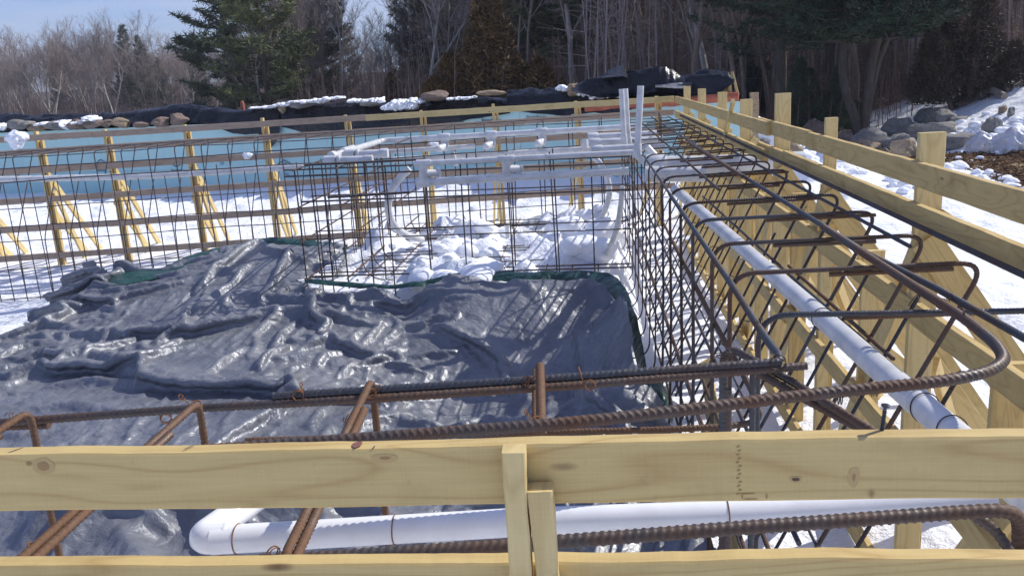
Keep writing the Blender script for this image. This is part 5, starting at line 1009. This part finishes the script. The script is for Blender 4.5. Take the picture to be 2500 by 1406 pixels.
# notable trees
spec = [(1045, 44, .78, 'p', 'pale leafless tree with raised limbs standing left of the brown cedar'), (1730, 36, 1.05, 'p', 'crooked pale trunked tree behind the right end of the black heap'), (205, 100, .95, 'p', 'pale Y shaped leafless tree at far left behind the black sheet'), (255, 98, .95, 'p', 'twin stemmed pale tree forming a V above the left stones'),
        (100, 100, 1.0, 'p', 'tall thin twigged tree near the left edge against the sky'), (835, 52, .8, 'p', 'leaning pale trees beside the tall left pines'), (1400, 44, 1.1, 'p', 'tall pale leafless tree right of the brown cedar'), (1275, 46, 1.0, 'g', 'grey leafless tree rising behind the brown cedar'), (640, 46, .55, 'p', 'small pale tree at the foot of the green pine'), (960, 60, .5, 'g', 'twiggy brown tree under the gap of blue sky')]
for px, d, H, kd, lb in spec: auto({'p': protoP, 'g': protoG}[kd], px, d, H, lb, None)
r2 = random.Random(77)
for k in range(62): px = r2.uniform(-80, 470); d = r2.uniform(98, 140) ; auto(protoP if k % 3 == 0 else protoG, px, d, r2.uniform(.62, .92) * (1 if px < 300 else .84), LB['p'] if k % 3 == 0 else LB['g'], GB)
for k in range(14): px = r2.uniform(420, 640); auto(protoG, px, r2.uniform(95, 130), r2.uniform(.5, .72), LB['g'], GB)
for k in range(80):
    px = r2.uniform(700, 1720); gap = 850 < px < 1010; auto(protoG, px, r2.uniform(60 if gap else 48, 92), r2.uniform(.38, .5) if gap else r2.uniform(.75, 1.15) * (.72 if px < 850 else 1), LB['g'], GB)
for k in range(96): px = r2.uniform(1440, 2620); auto(protoD, px, r2.uniform(31, 72), r2.uniform(.7, 1.2), LB['d'], GB)
# evergreens
pinA = make_pine('pine_tree', 11, 13.5, 1.0, 3.3, 'needle', 'dark feathery pine at the left end of the pines, edged by open sky', None, 1.5)
put(pinA, 560, 50, 1., 0, False)
pinB = make_pine('pine_tree', 12, 13.5, 1.5, 3.4, 'needle_light', 'greener, lighter pine standing in front of the darker left pines', None, 1.7)
put(pinB, 655, 45, .98, 0, False)
for (p, px, d, H, rot, lb) in ((pinA, 745, 58, 1.1, 2., 'dark pine right of the lighter one, partly behind it'), (pinA, 850, 80, (.62, .62, .80), 3.3, 'spiky topped pine left of the gap of blue sky'), (pinA, 1035, 62, (.72, .72, 1.12), 4.1, 'dark pine just right of the gap of blue sky'), (pinA, 1110, 58, 1.15, 1.0, 'tall dark pine above the left half of the brown cedar'),
    (pinA, 1215, 62, 1.2, 5.1, 'broad dark pine directly behind the brown cedar'), (pinB, 1395, 48, 1.15, 2.2, 'bright green pine between the brown cedar and the black heap'), (pinA, 1560, 66, 1.2, 0.3, 'dim pine deep in the wood above the black heap'), (pinA, 480, 105, .62, 1.3, 'small distant pine low at the right end of the left wood'),
    (pinA, 305, 112, .83, 2.9, 'far dark pine poking out of the top of the left wood'), (pinA, 345, 108, .70, .9, 'far pine with a stepped outline right of the left wood top'), (pinA, 130, 125, .6, 4.4, 'dim distant pine hidden among the left trees'), (pinA, 395, 110, .5, 5.5, 'low bushy far pine at the right side of the left wood')):
    put(p, px, d, H, rot, True, lb)
nearp = make_pine('pine_tree', 21, 12.5, 2.75, 4.6, 'needle_dark', 'large dark pine overhanging the wood right of the leafy gap', None, 1.9, (.17, .03), .22)
put(nearp, 1880, 29, 1., .4, False)
put(nearp, 2330, 46, 1.15, 2.2, True, 'dark pine with low boughs above the right boulder pile'); put(nearp, 1990, 34, 1.1, 4.0, True, 'second dark overhanging pine, deeper behind the first'); put(nearp, 2540, 44, 1.1, 1.1, True, 'dark pine cut off by the right edge of the view')
fb = hit(2100, 348)
fk = make_pine('forked_pine', 31, 11, 2.9, 3.0, 'needle_dark', 'three stemmed forked pine rising from the boulders', None, 1.9, (.17, .03), .15,
    [[(0, 0, -.4), (-.1, 0, .7), (-.55, .1, 1.7), (-.55, .1, 3.5), (-.3, 0, 11)], [(.06, 0, -.4), (.12, 0, 1.0), (.2, 0, 2.2), (.55, 0, 3.6), (.6, 0, 11)], [(.02, .1, -.4), (.3, .2, 1.6), (.62, .1, 3.0), (1.7, 0, 4.2), (2.4, 0, 6)]])
put(fk, 0, 0, 1., 0, False, base=fb)
ced = make_cedar('cedar_tree', 41, 5.3, 6.4, 'cedar_brown', 'wide rusty brown cedar bush in front of the pines', None, 9, 15000)
put(ced, 1205, 38, 1., 0, False); put(ced, 962, 44, (.42, .42, .42), 1.4, True, 'small round rusty brown cedar left of the pale tree')
cd2 = make_cedar('evergreen_shrub', 43, 4.4, 3.3, 'shrub_brown', 'dark brown leafy shrub at the left foot of the snow bank', None, 11, 15000, (.14, .02)); put(cd2, 2292, 28, 1.05, 0, False)
cd3 = make_cedar('evergreen_shrub', 45, 3.4, 3.4, 'needle', 'green shrub beside the tallest right hand stake', None, 6, 16000, (.15, .03)); put(cd3, 2010, 30, .62, 0, False); put(cd3, 1925, 31, .7, 2., True, 'green shrub left of the tallest right hand stake'); put(cd3, 1790, 40, 1.0, 3., True, 'low green shrub behind the plywood edge of the blue wall')
# deep wood, brush and understorey that read as one mass
r = np.random.RandomState(99)
def wood_mass(n, pxa, pxb, da, db, hmax, rad, mt, lbl, tw=6):
    px = r.uniform(pxa, pxb, n); d = r.uniform(da, db, n); x = (px - 1420) / 2100 * d; z = terrain(x, d) - .1; h = hmax * r.uniform(.35, 1, n); ln = r.normal(size=(n, 2)) * .07 * h[:, None]
    A = np.stack([x, d, z], 1); B_ = A + np.c_[ln, h]; mb = MB(); seg_mesh(mb, A, B_, rad * r.uniform(.5, 1.3, n), np.full(n, rad * .3), 3)
    k = np.repeat(np.arange(n), tw); f = r.uniform(.15, 1, len(k))[:, None]; S = A[k] + (B_[k] - A[k]) * f; D = r.normal(size=(len(k), 3)) * [1, 1, .5] + [0, 0, .5]; D /= np.linalg.norm(D, axis=1)[:, None]
    L_ = h[k][:, None] * r.uniform(.08, .22, (len(k), 1)); seg_mesh(mb, S, S + D * L_, np.full(len(k), rad * .28), np.full(len(k), rad * .1), 3); tag(mb.obj('woodland', M[mt], None, False), lbl, 'woodland', kind='stuff')
wood_mass(1350, 1020, 2700, 70, 120, 15, .09, 'bark_dark', 'deep dark wood behind the first rows of trees', 9)
wood_mass(260, 720, 1030, 75, 120, 5.2, .05, 'twig_red', 'lower brown treetops under the gap of blue sky', 16)
wood_mass(900, 1000, 2700, 50, 90, 9, .03, 'twig_red', 'fine brown twigs veiling the depth of the wood', 26)
wood_mass(2600, 700, 2700, 36, 74, 3.2, .022, 'brush', 'brown underbrush filling the foot of the wood', 8)
wood_mass(1100, -100, 760, 92, 150, 3.6, .04, 'brush', 'low brown thicket under the far left trees', 8)
wood_mass(260, -100, 480, 100, 150, 8, .045, 'twig_red', 'twiggy reddish mass of far left treetops', 22)
wood_mass(700, 1400, 2700, 34, 75, 11, .045, 'twig_red', 'thin brown saplings crowding the right hand wood', 22)
wood_mass(1300, 1850, 2750, 29, 42, 2.4, .018, 'brush', 'tangled brush behind the boulders and the snow bank', 8)

# ------------------------------------------------------------------ thin air that greys the far wood
hz = MB(); a, c, z0_, z1_ = 950, 1450, -3., 62.
hz.add([(-a, -70, z0_), (a, -70, z0_), (a, c, z0_), (-a, c, z0_), (-a, -70, z1_), (a, -70, z1_), (a, c, z1_), (-a, c, z1_)], [[0, 3, 2, 1], [4, 5, 6, 7], [0, 1, 5, 4], [1, 2, 6, 5], [2, 3, 7, 6], [3, 0, 4, 7]])
m = bpy.data.materials.new('haze_air'); m.use_nodes = True; t = m.node_tree; t.nodes.clear(); o_ = N(t, 'ShaderNodeOutputMaterial'); pv = N(t, 'ShaderNodeVolumePrincipled')
pv.inputs['Color'].default_value = (.86, .90, 1, 1); pv.inputs['Density'].default_value = HAZE; t.links.new(pv.outputs[0], o_.inputs['Volume']); M['haze'] = m
tag(hz.obj('haze', m, None, False), 'thin pale air in front of the far wood', kind='stuff')
